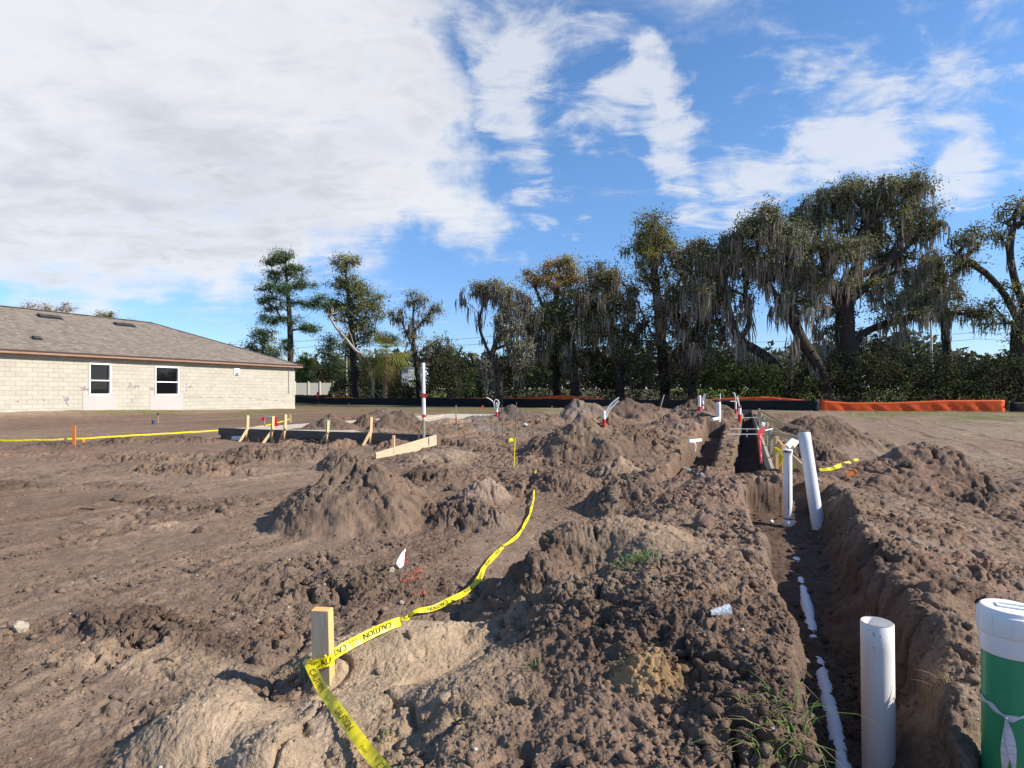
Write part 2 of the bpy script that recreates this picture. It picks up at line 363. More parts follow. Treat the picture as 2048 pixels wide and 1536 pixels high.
# -- behind it
Mo(1268, 952, 6.8, .75, .6, 0, 'dome', 'dark', None, 1.2)
Mo(1390, 985, 6.0, .8, .9, .4, 'dome', 'red', None, 1.2)
Mo(1480, 985, 6.2, .45, .8, .42, 'dome', 'red', None, 1.0)
Mo(1330, 930, 7.7, 1.0, .8, .4, 'dome', 'red', None, 1.1)
Mo(1095, 943, 7.8, .6, .5, 0, 'dome', 'brown', None, 1.0)
Mo(1150, 948, 7.7, .7, .5, 0, 'dome', 'brown', None, 1.0)
Mo(968, 960, 7.2, .5, .4, 0, 'dome', 'pink', None, 1.0)
Mo(945, 1000, 6.2, .7, .45, 0, 'dome', 'dark', None, 1.4)
Mo(860, 942, 8.2, .8, .4, 0, 'dome', 'dark', None, 1.5)
Mo(1232, 915, 8.4, .45, .4, 0, 'cone', 'sandd', None, .6)
# -- beyond: spoil between the trenches
Mo(1300, 885, 11, 1.5, 1.2, .4, 'dome', 'brown', None, 1.2)
Mo(1270, 852, 14, 1.8, 1.4, .4, 'dome', 'brown', None, 1.2)
Mo(1332, 822, 18.5, 1.2, 1.0, .4, 'cone', 'brown', None, 1.0)
Mo(1370, 840, 16, 1.6, 1.6, .4, 'dome', 'red', None, 1.0)
Mo(1395, 816, 20.5, 1.3, 1.2, .4, 'cone', 'brown', None, 1.0)
Mo(1095, 834, 19.5, 2.2, 1.2, 0, 'dome', 'brown', None, 1.0)
Mo(960, 832, 20, 1.8, 1.1, 0, 'dome', 'grey', None, 1.0)
Mo(985, 850, 16.5, 1.6, 1.0, 0, 'dome', 'grey', None, 1.2)
Mo(895, 834, 19, 1.4, 1.0, 0, 'dome', 'sandd', None, .8)
Mo(880, 900, 10.5, .9, .6, 0, 'dome', 'sandd', None, .8)
Mo(1205, 825, 22, 1.4, .9, 0, 'dome', 'brown', None, 1.0)
Mo(600, 878, 15.0, 1.0, .45, -.4, 'dome', 'brown', None, 1.2)
Mo(690, 879, 14.2, 1.0, .4, -.4, 'dome', 'brown', None, 1.2)
Mo(790, 882, 13.3, .8, .4, -.4, 'dome', 'brown', None, 1.2)
# -- left ridges
Mo(60, 905, 12.5, 2.2, .6, -.2, 'dome', 'red', None, 1.0)
Mo(120, 884, 14, 1.6, .6, 0, 'dome', 'dark', None, 1.3)
Mo(250, 873, 15, 1.3, .6, 0, 'dome', 'dark', None, 1.4)
Mo(345, 872, 15.3, 1.5, .7, 0, 'dome', 'dark', None, 1.2)
Mo(300, 905, 11.8, 2.2, .8, 0, 'dome', 'brown', None, 1.2)
Mo(520, 895, 11.6, 1.5, .6, -.2, 'dome', 'clod', None, 1.6)
Mo(610, 888, 12.2, 1.2, .6, 0, 'dome', 'clod', None, 1.5)
Mo(690, 900, 10.6, .8, .5, 0, 'dome', 'clod', None, 1.8)
Mo(0, 968, 8.7, 1.1, .5, 0, 'dome', 'dark', None, 1.0)
Mo(400, 925, 10, 1.6, .5, .1, 'dome', 'brown', None, 1.4)
Mo(350, 1005, 7.1, 1.5, .32, .45, 'dome', 'dark', None, 1.4)
Mo(240, 975, 8.6, .8, .3, .3, 'dome', 'dark', None, 1.2)
Mo(330, 1050, 6.0, .5, .22, .3, 'dome', 'sandd', None, .9)
Mo(620, 1150, 4.3, .9, .5, .3, 'dome', 'clod', None, 1.6)
Mo(780, 1180, 4.1, .5, .4, 0, 'dome', 'dark', None, 1.6)
Mo(340, 1240, 3.35, 1.0, .3, .4, 'dome', 'dark', None, 1.4)
Mo(300, 1320, 2.95, .9, .25, .3, 'dome', 'sandd', None, .9)
# -- right bank and beyond
Mo(1745, 1030, 5.6, .6, .8, -.3, 'dome', 'brown', None, 1.0)
Mo(1700, 985, 6.6, .55, .5, 0, 'dome', 'dark', None, 1.2)
Mo(1850, 1050, 5.4, .9, .5, -.4, 'dome', 'red', None, 1.2)
Mo(1790, 1130, 4.0, .35, .9, -.42, 'dome', 'dark', None, 1.2)
Mo(1920, 1130, 4.2, .8, .7, 0, 'dome', 'red', None, 1.2)
Mo(1860, 1250, 2.9, .3, .7, .42, 'dome', 'brown', None, .8)
Mo(2000, 1300, 2.9, .6, .6, 0, 'dome', 'brown', None, .9)
Mo(1885, 930, 8.6, .9, .5, -.5, 'dome', 'clod', None, 1.7)
Mo(1975, 975, 7.8, .8, .5, -.5, 'dome', 'dark', None, 1.5)
Mo(1620, 880, 10.5, .9, .7, .2, 'dome', 'dark', None, 1.4)
Mo(2050, 960, 8.5, .9, .5, 0, 'dome', 'clod', None, 1.4)

wx = fbm(X, Y, .9, 3, 40) ; wy = fbm(X, Y, .9, 3, 60); wx2 = fbm(X, Y, .35, 3, 44); wy2 = fbm(X, Y, .35, 3, 64)
z = base_z(X, Y)
spoil = sst(6.0, 8.5, Y) * (1 - sst(27, 34, Y)) * sst(-.32, -.12, X / np.maximum(Y, .1)) * (1 - sst(.5, .62, X / np.maximum(Y, .1)))
acc = np.zeros_like(X); rough = np.full_like(X, .22); heapc = np.zeros_like(X); heapid = np.full(X.shape, -1)
SOILS = {'sand': (.46, .36, .255), 'sandd': (.33, .25, .18), 'brown': (.225, .16, .118), 'dark': (.15, .108, .083), 'clod': (.19, .145, .112), 'grey': (.215, .185, .16),
         'mix': (.205, .152, .112), 'red': (.25, .168, .125), 'pink': (.33, .25, .2), 'wet': (.10, .088, .082), 'ochre': (.40, .27, .13), 'packed': (.27, .20, .15)}
cacc = np.zeros(X.shape + (3,)); wacc = np.zeros_like(X); clodw = np.zeros_like(X); sandw = np.zeros_like(X)
HEAPS = []; HEAP_POS = []
for (px, py, Yd, rx, ry, ang, kind, soil, key, rg) in MOUNDS:
    c = at(px, py, Yd); h = c.z - float(base_z(np.array(c.x), np.array(c.y)))
    dx = X - c.x; dy = Y - c.y
    sel = (np.abs(dx) < 1.6 * max(rx, ry)) & (np.abs(dy) < 1.6 * max(rx, ry))
    if not sel.any(): continue
    ex = dx[sel] + (wx[sel] * .5 + wx2[sel] * .25) * rx; ey = dy[sel] + (wy[sel] * .5 + wy2[sel] * .25) * ry
    ca, sa = math.cos(ang), math.sin(ang); a = (ex * ca - ey * sa) / rx; b = (ex * sa + ey * ca) / ry
    q = np.sqrt(a * a + b * b)
    if kind == 'cone':
        f = np.clip(1.13 - np.sqrt(q * q + .022), 0, 1.0) * (1 - sst(.8, 1.1, q)); f = f * (1 - .16 * np.sin(np.clip(q, 0, 1) * math.pi))
    else: f = np.clip(1 - q * q, 0, 1) ** 1.6
    ct = h * f
    m = np.clip(f * 2.2, 0, 1)
    rough[sel] = np.maximum(rough[sel], rg * m)
    wgt = np.clip(f * 1.8, 0, 1) ** 1.2
    cacc[sel] += wgt[:, None] * np.array(SOILS[soil])[None]; wacc[sel] += wgt; sandw[sel] += wgt * {'sand': 1.0, 'sandd': .7, 'pink': .3, 'ochre': .4}.get(soil, 0); clodw[sel] += wgt * {'clod': .9, 'dark': .3, 'wet': .5, 'grey': .4, 'brown': .14, 'mix': .16, 'red': .16}.get(soil, .04)
    if key:
        k = len(HEAPS); HEAPS.append(key); HEAP_POS.append((c.x, c.y, float(base_z(np.array(c.x), np.array(c.y)))))
        cur = heapc[sel]; idc = heapid[sel]; bt = ct > cur; idc[bt] = k; cur = np.maximum(cur, ct); heapc[sel] = cur; heapid[sel] = idc
    else:
        acc[sel] = (np.sign(acc[sel]) * np.abs(acc[sel]) ** 3 + np.abs(ct) ** 3) ** (1 / 3.)
zb = z + acc
# general spoil roughness between the trenches, undulation on the packed soil
zb = np.maximum(zb, z + spoil * (.20 + .25 * fbm(X, Y, 1.9, 3, 91)) + .45 * acc) + spoil * fbm(X, Y, 1.1, 3, 90) * .16
rough = np.maximum(rough, spoil * .95)
rightrough = sst(.48, .6, X / np.maximum(Y, .1)) * (1 - sst(9, 14, Y)) * (Y > 0)
rough = np.maximum(rough, rightrough * .8)
sa_ = X * DY - Y * DX; al_ = X * DX + Y * DY; pm = sst(.04, .16, fbm(sa_, al_ * .35, .8, 4, 130)) * (X < .1 * Y) * sst(30, 16, RG); rough = np.maximum(rough, .68 * pm); pm_soil = pm
zb += fbm(X, Y, 2.2, 3, 120) * .07
# tyre ruts on the packed soil run along the building lines
sacr = X * NXh + Y * NYh; alon = X * DX + Y * DY
rut = np.zeros_like(X)
for s0, wdt in ((-4.2, .16), (-5.9, .16), (-3.0, .12), (-7.5, .2), (-9.6, .2), (2.35, .2), (4.1, .2), (5.6, .22), (7.3, .22), (9.2, .22), (10.9, .22)):
    qq = (sacr - s0 + .5 * fbm(alon, sacr * .0, 3.0, 2, 200)) / wdt
    tread = .5 + .5 * np.sign(np.sin(alon * 2 * math.pi / .11 + np.abs(qq) * 1.5))
    mk = np.exp(-qq ** 4) * sst(-.1, .1, fbm(X, Y, 1.7, 2, 210) + .05)
    rut += -mk * (.035 + .035 * tread) + .03 * np.exp(-((np.abs(qq) - 1.35) / .35) ** 2) * mk.max()*.5
zb += rut * (1 - np.clip(spoil * 2, 0, 1)) * (1 - sst(.08, .2, acc))
# far yard: graded furrows in front of the house
furrow = sst(13, 17, Y) * (1 - sst(36, 40, Y)) * (1 - spoil)
zb += furrow * .03 * fbm(sacr * 2.5, alon * .12, .5, 3, 77)

# -- banks of dug soil on both sides of the near pipe trench
offA = (X - (1.48 + .415 * (Y - 2.55))) * DY; wob = fbm(X, Y, .6, 3, 290)
bank = .34 * sst(-2.0, -.8, offA + wob * .5) * (1 - sst(-.02, .0, offA)) + (.15 + .16 * wob) * np.exp(-((offA - .46 - wob * .3) / .30) ** 2) * (offA > 0) + .13 * (offA > .3) * (1 - sst(1.0, 2.2, offA))
bank *= sst(.2, 1.2, Y) * (1 - sst(7.6, 8.6, Y))
zb = np.maximum(zb, z + bank + .35 * (zb - z)); rough = np.maximum(rough, np.clip(bank * 4, 0, .9))
# -- trenches
def trench(zz, s0, s1, cfun, hw, floor, wall, cut_noise=.07, left_hw=None, rs=1.0):
    cx = cfun(Y); off = (X - cx) * DY                     # across
    nz = fbm(X, Y, .35, 3, 300) * cut_noise * 2
    w = np.where(off < 0, (left_hw if left_hw is not None else hw)(Y) if callable(hw) else hw, hw(Y) if callable(hw) else hw)
    t = sst(0, np.where(off > 0, wall * rs, wall), np.abs(off) - w + nz * np.where(off > 0, 1.6 if rs > 1 else 1, 1)) ** np.where(off > 0, .75 if rs > 1 else 1, 1)
    e = np.maximum(sst(0, .18, s0 - Y + nz), sst(0, .18, Y - s1 + nz))
    t = np.maximum(t, e)
    fl = floor + .05 * fbm(X, Y, .25, 3, 310)
    return np.where(zz > fl, fl + (zz - fl) * t, zz), 1 - t
cA = lambda y: 1.48 + .415 * (y - 2.55)
cB = lambda y: 3.22 + .41 * (y - 7.8)
cC = lambda y: 2.42 + .39 * (y - 8)
heap_off = heapc.copy()
hwr = lambda y: .09 + .19 * sst(3.8, 6, y); hwl = lambda y: .12 + .26 * sst(3.2, 6.6, y)
zb, tA = trench(zb, -1.0, 6.95, cA, hwr, np.interp(Y, [2.3, 3.3, 5.0, 6.3], [-.25, -.2, -.1, -.02]), .14, .06, hwl, 2.3)
pit = 1 - sst(.28, .5, np.hypot(X - 1.95, Y - 1.82)); zb = np.where(pit > 0, np.minimum(zb, zb * (1 - pit) - .1 * pit), zb)
zb, tB = trench(zb, 7.7, 30, cB, .20, -.25, .08)
zb, tC = trench(zb, 7.6, 20, cC, .22, -.15, .12)
tr = np.maximum(np.maximum(tA, tB), tC)
heapc = heapc * (1 - tr)
rough = np.maximum(rough * (1 - .65 * tr), np.maximum(3.2 * tr * (1 - tr), .45 * tr))
# building pad behind the form boards
KX, KY = -1.83, 13.5
pa = (X - KX) * -DY + (Y - KY) * DX; pd_ = (X - KX) * DX + (Y - KY) * DY
pad = ((pa > .03) & (pa < 7.25) & (pd_ > .05) & (pd_ < 13)).astype(float)
slabm = pad * (np.maximum(acc, heapc) < .05) * (heapc < .02)
slab = sst(2.4, 3.0, pa + fbm(X, Y, .8, 3, 410) * 1.4); padz = .385 + .012 * fbm(X, Y, .4, 3, 400) + (1 - slab) * (.05 + .22 * fbm(X, Y, .7, 4, 420))
side = (pa <= .03) * (pa > -2.5) * sst(.0, .5, pd_) * (1 - sst(11, 13, pd_)); zb = np.where(side > 0, np.maximum(zb, (.36 + .2 * fbm(X, Y, .7, 4, 430)) * side * sst(-2.5, -.2, pa)), zb)
slabm = slabm * slab
zb = np.where(pad > 0, np.where(acc > .33, zb, padz), zb)
heapc = np.where(pad > 0, np.maximum(0, heapc - .22), heapc)
rough = np.where(pad * (heapc < .02) > 0, .05 + .75 * (1 - slab), rough); rough = np.maximum(rough, side * .9)
# -- clods and crumbs
zs_ = zb + heapc
rf = np.clip(rough, 0, 1.8)
patch = np.clip(.75 + 1.6 * fbm(X, Y, .8, 3, 500), .15, 1.5)
sandy_ = np.clip(sandw / np.maximum(wacc, 1e-6) * np.clip(wacc * 1.5, 0, 1), 0, 1)
lumpy = (1 - .85 * sandy_) * np.clip(.12 + clodw / np.maximum(wacc, 1e-6) * np.clip(wacc, 0, 1) + .24 * spoil + .22 * np.clip(fbm(X, Y, 1.1, 3, 505) * 5, 0, 1), .1, 1.1)
def on(mask, fn):
    out = np.zeros_like(X); out[mask] = fn(X[mask], Y[mask], zs_[mask]); return out
m40, m16, m8 = RG < 45, RG < 18, RG < 8
zn = rf * patch * (.72 + .28 * sst(2.5, 6, RG)) * on(m40, lambda x, y, q: fbm3(x, y, q, .42, 4, 510)) * .17
nearf = .45 + .55 * sst(2.5, 5.5, RG)
f1 = on(m40, lambda x, y, q: fbm3(x, y, q, .15, 3, 520)); zn += rf * patch * (1 - .5 * sandy_) * (.35 + .65 * nearf) * (f1 * .07 - .03 * (np.abs(f1) < .05) * (.05 - np.abs(f1)) / .05)
zn += np.clip(rf, .12, 1.5) * (1 - .45 * sandy_) * (.5 + .5 * nearf) * on(m16, lambda x, y, q: fbm3(x, y, q, .065, 3, 525)) * .062
zn += np.clip(rf, .2, 1.3) * on(m8, lambda x, y, q: np.abs(fbm3(x, y, q, .028, 3, 528))) * .045
big = np.maximum(0, vn(X / .9, Y / .9, 530) - .45) * 1.9
zn += np.clip(rf - .6, 0, 1.2) * big * nearf * lumpy ** 2 * clods(X, Y, .17, 600, .3) * .42
zn += rf * patch * nearf * lumpy ** 1.5 * clods(X, Y, .085, 610, .45) * .42
zn += np.clip(rf, .2, 1.5) * patch * (.25 + .75 * lumpy) * (1 - .7 * sandy_) * on(m16, lambda x, y, q: clods(x, y, .042, 620, .55)) * .40
zn += np.clip(rf, .35, 1.2) * on(m8, lambda x, y, q: clods(x, y, .022, 630, .6)) * .45
# sharp erosion gullies on the spoil
gl = np.abs(fbm(X * 1.0, Y * 1.0, .33, 3, 640)); zn -= np.clip(rf, 0, 1.2) * .055 * np.exp(-(gl / .035) ** 2) * (patch > .6)
zn *= (1 - sst(45, 80, RG)) * np.where(pad * (heapc < .02) > 0, .12 + .8 * (1 - slab), 1.0)
# displace along the surface normal
Pb = np.stack([X, Y, zs_], -1); du = np.gradient(Pb, axis=1); dv = np.gradient(Pb, axis=0); nrm_ = np.cross(du, dv); nrm_ /= np.linalg.norm(nrm_, axis=-1, keepdims=True) + 1e-12; nrm_ *= np.sign(nrm_[..., 2:3] + 1e-9)
kk = (RG < 60) & (RG > 1.6) & (np.abs(TG) < .79)
sandy = np.clip(sandw / np.maximum(wacc, 1e-6) * np.clip(wacc * 1.5, 0, 1), 0, 1); zn = zn * (1 - .35 * tr)
XD = X + np.where(kk, nrm_[..., 0] * zn * .85, 0); YD = Y + np.where(kk, nrm_[..., 1] * zn * .85, 0)
zfull = zs_ + np.where(kk, nrm_[..., 2], 1) * zn
zfull = np.where(RG > 200, base_z(X, Y), zfull)
# -- soil colour: kinds of soil, plus trench shade put into the colour
cn1 = fbm(X, Y, 1.1, 5, 700); cn2 = fbm(X, Y, .22, 4, 720); cn3 = fbm(X, Y, 3.5, 4, 740); cn4 = fbm(X, Y, .05, 2, 760)
def mixc(a, b, t): return a + (b - a) * np.clip(t, 0, 1)[..., None]
C = np.empty(X.shape + (3,)); C[:] = SOILS['packed']
C = mixc(C, np.array(SOILS['brown']), .5 + cn3 * 3)
C = mixc(C, np.array(SOILS['brown']), spoil); C = mixc(C, np.array(SOILS['dark']), pm_soil * np.clip(.55 + 3 * cn2, 0, 1) * .8)
wa = np.clip(wacc, 0, 1)
C = mixc(C, cacc / np.maximum(wacc, 1e-6)[..., None], wa)
C = mixc(C, np.array(SOILS['dark']), (cn1 * 3.4 + cn2 * 1.2 - .12) * np.clip(rough, .25, 1.0) * .8 * (1 - .55 * (cacc[..., 0] / np.maximum(wacc, 1e-6) > .27)))
C = mixc(C, np.array((.30, .245, .20)), (-cn1 * 2.6 - cn2 * 1.6 - .28) * np.clip(rough, .3, 1) * .9)
C = mixc(C, np.array((.25, .15, .10)), (fbm(X, Y, .7, 4, 780) * 3 - .55) * .6)
C = mixc(C, np.array((.115, .08, .062)), tr * .85)  # soil colour darkened inside the trenches to deepen their shade
C = mixc(C, np.array((.30, .235, .172)), sst(.55, .8, X / np.maximum(Y, .1)) * sst(8, 12, Y) * np.clip(.55 + cn3 * 2.5 + 1.5 * fbm(sacr, alon * .2, 1.2, 3, 795), 0, 1) * (Y > 0) * (1 - np.clip(wacc, 0, 1)))
# pale dry yard beyond and to the right; grass at the edges
yard = sst(15, 26, Y) * (1 - spoil); C = mixc(C, np.array((.30, .24, .175)), yard * np.clip(.55 + cn3 * 3.2 + 1.1 * fbm(sacr, alon * .15, 1.4, 3, 790), 0, 1) * (X > 2))
C = mixc(C, np.array((.19, .125, .092)), yard * np.clip(.6 + 2 * fbm(sacr, alon * .15, 1.4, 3, 791), 0, 1) * (X < 2))
C = mixc(C, np.array((.36, .29, .21)), (1 - sst(.2, 1.8, np.abs((X - HC.x) * NXh + (Y - HC.y) * NYh))) * ((X - HC.x) * DX + (Y - HC.y) * DY < 0) * (Y > 20) * .9)
C = mixc(C, np.array((.60, .55, .46)), slabm * .95)
gr = sst(.02, .16, fbm(X, Y, 1.6, 4, 800) + .14 * sst(29, 36, RG) - .1 + .1 * sst(36, 40, RG)) * sst(27, 33, RG) * (1 - spoil)
C = mixc(C, np.array((.16, .17, .065)), gr * .75)
lawn = sst(50, 62, RG); C = mixc(C, np.array((.075, .075, .038)), lawn * .9); C = mixc(C, np.array((.15, .22, .045)), lawn * .95 * np.clip(sst(24, 34, X) + .8 * np.exp(-((X + 11.5) / 2.5) ** 2), 0, 1))
litter = sst(0, 3, (X * .4646 + Y * .8855) - 44.6) * (1 - sst(62, 75, RG)); C = mixc(C, np.array((.10, .085, .045)), litter * .85 * (RG < 75))
C *= (1 + cn4 * .45 + cn2 * .5)[..., None]
C = np.clip(C * np.array((.96, .905, .85)), .02, .8)

# -- split into the ground and the heaps that stand on it
idx = np.arange(nR * nT).reshape(nR, nT)
Q = np.stack([idx[:-1, :-1], idx[:-1, 1:], idx[1:, 1:], idx[1:, :-1]], -1).reshape(-1, 4)
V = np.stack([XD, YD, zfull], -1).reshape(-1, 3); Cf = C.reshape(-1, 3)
hid = np.where(heapc > .035, heapid, -1).ravel()
fh = np.where((hid[Q] == hid[Q][:, :1]).all(1), hid[Q[:, 0]], -1)
def sub(name, faces, m, dz=None, parent=None):
    u, inv = np.unique(faces, return_inverse=True); VV = V[u].copy()
    if dz is not None: VV[:, 2] += dz[u]
    return npmesh(name, VV, inv.reshape(faces.shape), m, parent, Cf[u], True)
under = Q[fh >= 0]
gf = Q[fh < 0]; u1, i1 = np.unique(gf, return_inverse=True); u2, i2 = np.unique(under, return_inverse=True)
low = V[u2].copy(); low[:, 2] -= heapc.ravel()[u2] + .05
# a small disc closes the ground under the camera
rim = idx[0, :]; cen = np.array([[0, 0, 0.0]]); cen[0, 2] = zfull[0].mean()
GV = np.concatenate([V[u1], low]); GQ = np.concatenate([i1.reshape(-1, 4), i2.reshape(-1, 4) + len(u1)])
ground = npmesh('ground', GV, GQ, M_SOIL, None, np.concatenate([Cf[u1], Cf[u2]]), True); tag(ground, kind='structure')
HL = {'clod_heap': ('steep brown heap of clods with a dark burrow, in front of the pale plank', 'dirt heap'),
      'tall_heap': ('broad pinkish grey dirt heap left of the narrow trench, in front of the flexible conduits', 'dirt heap'),
      'cone_heap': ('pointed conical dirt heap against the black fence', 'dirt heap'),
      'wet_heap': ('dark wet grey lumpy dirt heap beside the looped white conduit', 'dirt heap'),
      'right_heap': ('reddish brown dirt heap right of the leaning pipe, above the orange cap', 'dirt heap'),
      'right_far_heap': ('dark cloddy dirt heap behind the leaning pipe, right of the braced form boards', 'dirt heap'),
      'pad_heap_1': ('dark dirt heap at the end of the pale slab, leftmost on the pad', 'dirt heap'),
      'pad_heap_2': ('small dark dirt heap between two larger ones on the building pad', 'dirt heap'),
      'pad_heap_3': ('dark dirt heap directly left of the tall white pipe with red tape', 'dirt heap'),
      'pad_heap_4': ('pale grey sandy heap behind the dark heaps on the building pad', 'dirt heap'),
      'back_heap': ('long low dirt heap along the black fence behind the bent white conduits', 'dirt heap'),
      'stub_heap': ('dirt heap with a red wrapped white pipe stub standing on it near the fence', 'dirt heap')}
for k, key in enumerate(HEAPS):
    fs = Q[fh == k]
    if len(fs) == 0: continue
    o = sub('dirt_heap', fs, M_SOIL)
    tag(o, HL[key][0], HL[key][1], 'heaps of dug soil')

# where a photo pixel meets the ground
def hit(px, py, dz=0.0):
    u = (px - CX) / F; th = math.atan(u); j = (th - (-.80)) / (1.60 / 1179) + 33
    j0 = int(j); fj = j - j0; zc_ = zfull[:, j0] * (1 - fj) + zfull[:, j0 + 1] * fj
    yy = RR * math.cos(th); ray = CAMZ - (py - HZ) / F * yy
    i = np.nonzero((ray < zc_ + dz) & (RR > 1.5))[0]
    i = i[0] if len(i) else len(RR) - 31
    y = yy[i]
    if i > 0:
        d0 = ray[i - 1] - zc_[i - 1] - dz; d1 = ray[i] - zc_[i] - dz
        if d0 > 0 and d1 < 0: y = yy[i - 1] + (yy[i] - yy[i - 1]) * d0 / (d0 - d1)
    return Vector((u * y, y, CAMZ - (py - HZ) / F * y))
def gz(x, y):
    th = math.atan2(x, y); r = math.hypot(x, y); j = min(nT - 2, max(0, int(np.searchsorted(TH, th)) - 1)); i = min(nR - 2, max(0, int(np.searchsorted(RR, r)) - 1))
    fi = (r - RR[i]) / (RR[i + 1] - RR[i]); fj = (th - TH[j]) / (TH[j + 1] - TH[j])
    return float((zfull[i, j] * (1 - fj) + zfull[i, j + 1] * fj) * (1 - fi) + (zfull[i + 1, j] * (1 - fj) + zfull[i + 1, j + 1] * fj) * fi)

# ---- loose clods and crumbs lying on the soil (nobody could count them)
def ico():
    bm = bmesh.new(); bmesh.ops.create_icosphere(bm, subdivisions=1, radius=1); bm.verts.index_update()
    v = np.array([x.co[:] for x in bm.verts]); f = np.array([[w.index for w in q.verts] for q in bm.faces]); bm.free(); return v, f
IV, IF = ico()
def scatter(n, rmax, smin, smax, power, seed, tone=(.75, 1.25), name='soil_clods', bright=None, flat=False):
    g = np.random.default_rng(seed)
    ok = (RG > 1.7) & (RG < rmax) & (np.abs(TG) < .80)
    w = (1 - .75 * sandy) * (np.clip(rough, .06, 1.6) ** 1.3 * np.clip(.25 + 3 * fbm(X, Y, .6, 3, 850), .05, 2)) * ok * RG ** .6 * (pad < .5)
    if flat: w = (RG > 1.7) & (RG < rmax) & (np.abs(TG) < .80) & (rough < .5); w = w * RG ** .5 * np.clip(.1 + 3 * fbm(X, Y, .9, 3, 860), .02, 2)
    pcs = np.cumsum(w.ravel()); pick = np.searchsorted(pcs, g.random(n) * pcs[-1]); pick = np.clip(pick, 0, nR * nT - 1)
    s = smin * (1 - g.random(n)) ** (-1 / power); s = np.minimum(s, smax)
    P = V[pick].astype(np.float64); 
    jit = g.normal(0, .36, (n, len(IV), 1)) ; sc = g.uniform(.6, 1.35, (n, 1, 3)); sc[:, :, 2] *= .7
    a = g.random(n) * 6.28; ca, sa = np.cos(a)[:, None], np.sin(a)[:, None]
    L_ = IV[None] * (1 + np.clip(jit, -.55, .6)) * sc * s[:, None, None]
    x = L_[..., 0] * ca - L_[..., 1] * sa; y = L_[..., 0] * sa + L_[..., 1] * ca
    VV = np.stack([x + P[:, None, 0], y + P[:, None, 1], L_[..., 2] + P[:, None, 2] + s[:, None] * .15], -1).reshape(-1, 3)
    FF = (IF[None] + (np.arange(n) * len(IV))[:, None, None]).reshape(-1, 3)
    cc = (Cf[pick] if bright is None else np.array(bright)[None] * np.ones((n, 1))) * g.uniform(*tone, (n, 1))
    o = npmesh(name, VV, FF, M_SOIL, None, np.repeat(cc, len(IV), 0), False)
    return o
tag(scatter(46000, 22, .004, .028, 2.3, 3), kind='stuff', label='crumbly brown soil clods scattered over the dug ground')
packed_ = True
tag(scatter(7000, 13, .004, .018, 2.6, 19, (.45, 1.3), 'soil_crumbs', None, True), kind='stuff', label='small dark crumbs and chips strewn over the packed soil')
tag(scatter(1300, 12, .0025, .009, 2.5, 9, (.7, 1.2), 'pebbles', (.6, .55, .48)), kind='stuff', label='tiny pale stones and shell bits in the soil')
# ------------------------------------------------------------------ house
hb = CAMZ - 34 * 39.2 / F; hang = math.atan2(-DY, -DX)
house = empty('block_house', (HC.x, HC.y, hb), 'single storey unpainted block house with a brown shingle roof and two windows', 'house', rz=hang)
HT = 2.83; HLn = 30.0; HD = 12.0; OV = .36
def wall_t(px): k = (px - CX) / F; return (HC.x - k * HC.y) / (DX - k * DY)
def wall_z(px, py): t = wall_t(px); return CAMZ - (py - HZ) / F * (HC.y - DY * t) - hb
def hbuild(mb, name, m, parent=None): return mb.build(name, m, parent or house, local=False)
def blockmat():
    m = bpy.data.materials.new('concrete_block'); m.use_nodes = True; n, l = m.node_tree.nodes, m.node_tree.links; p = n['Principled BSDF']; p.inputs['Roughness'].default_value = .95; p.inputs['Specular IOR Level'].default_value = .1
    t = n.new('ShaderNodeTexCoord'); sx = n.new('ShaderNodeSeparateXYZ'); l.new(t.outputs['Object'], sx.inputs[0]); cb_ = n.new('ShaderNodeCombineXYZ')
    ad = n.new('ShaderNodeMath'); ad.operation = 'ADD'; l.new(sx.outputs[0], ad.inputs[0]); l.new(sx.outputs[1], ad.inputs[1])
    l.new(ad.outputs[0], cb_.inputs[0]); l.new(sx.outputs[2], cb_.inputs[1])
    b = n.new('ShaderNodeTexBrick'); l.new(cb_.outputs[0], b.inputs['Vector']); b.inputs['Scale'].default_value = 1; b.inputs['Brick Width'].default_value = .406; b.inputs['Row Height'].default_value = .203
    b.inputs['Mortar Size'].default_value = .011; b.inputs['Mortar Smooth'].default_value = .2; b.inputs['Bias'].default_value = .1
    b.inputs['Color1'].default_value = (.445, .41, .335, 1); b.inputs['Color2'].default_value = (.385, .352, .285, 1); b.inputs['Mortar'].default_value = (.29, .26, .21, 1)
    nz = n.new('ShaderNodeTexNoise'); nz.inputs['Scale'].default_value = 1.6; nz.inputs['Detail'].default_value = 7; nz.inputs['Roughness'].default_value = .7; l.new(t.outputs['Object'], nz.inputs['Vector'])
    mr = n.new('ShaderNodeMapRange'); mr.inputs[1].default_value = .42; mr.inputs[2].default_value = .68; mr.inputs[4].default_value = .55; l.new(nz.outputs[0], mr.inputs[0])
    mx = n.new('ShaderNodeMix'); mx.data_type = 'RGBA'; l.new(mr.outputs[0], mx.inputs[0]); l.new(b.outputs['Color'], mx.inputs[6]); mx.inputs[7].default_value = (.46, .435, .37, 1)
    l.new(mx.outputs[2], p.inputs['Base Color'])
    n2 = n.new('ShaderNodeTexNoise'); n2.inputs['Scale'].default_value = 60; l.new(t.outputs['Object'], n2.inputs['Vector'])
    mm = n.new('ShaderNodeMath'); mm.operation = 'MULTIPLY_ADD'; l.new(b.outputs['Fac'], mm.inputs[0]); mm.inputs[1].default_value = -1.0; l.new(n2.outputs[0], mm.inputs[2])
    bp = n.new('ShaderNodeBump'); bp.inputs['Strength'].default_value = .5; bp.inputs['Distance'].default_value = .01; l.new(mm.outputs[0], bp.inputs['Height']); l.new(bp.outputs[0], p.inputs['Normal'])
    return m
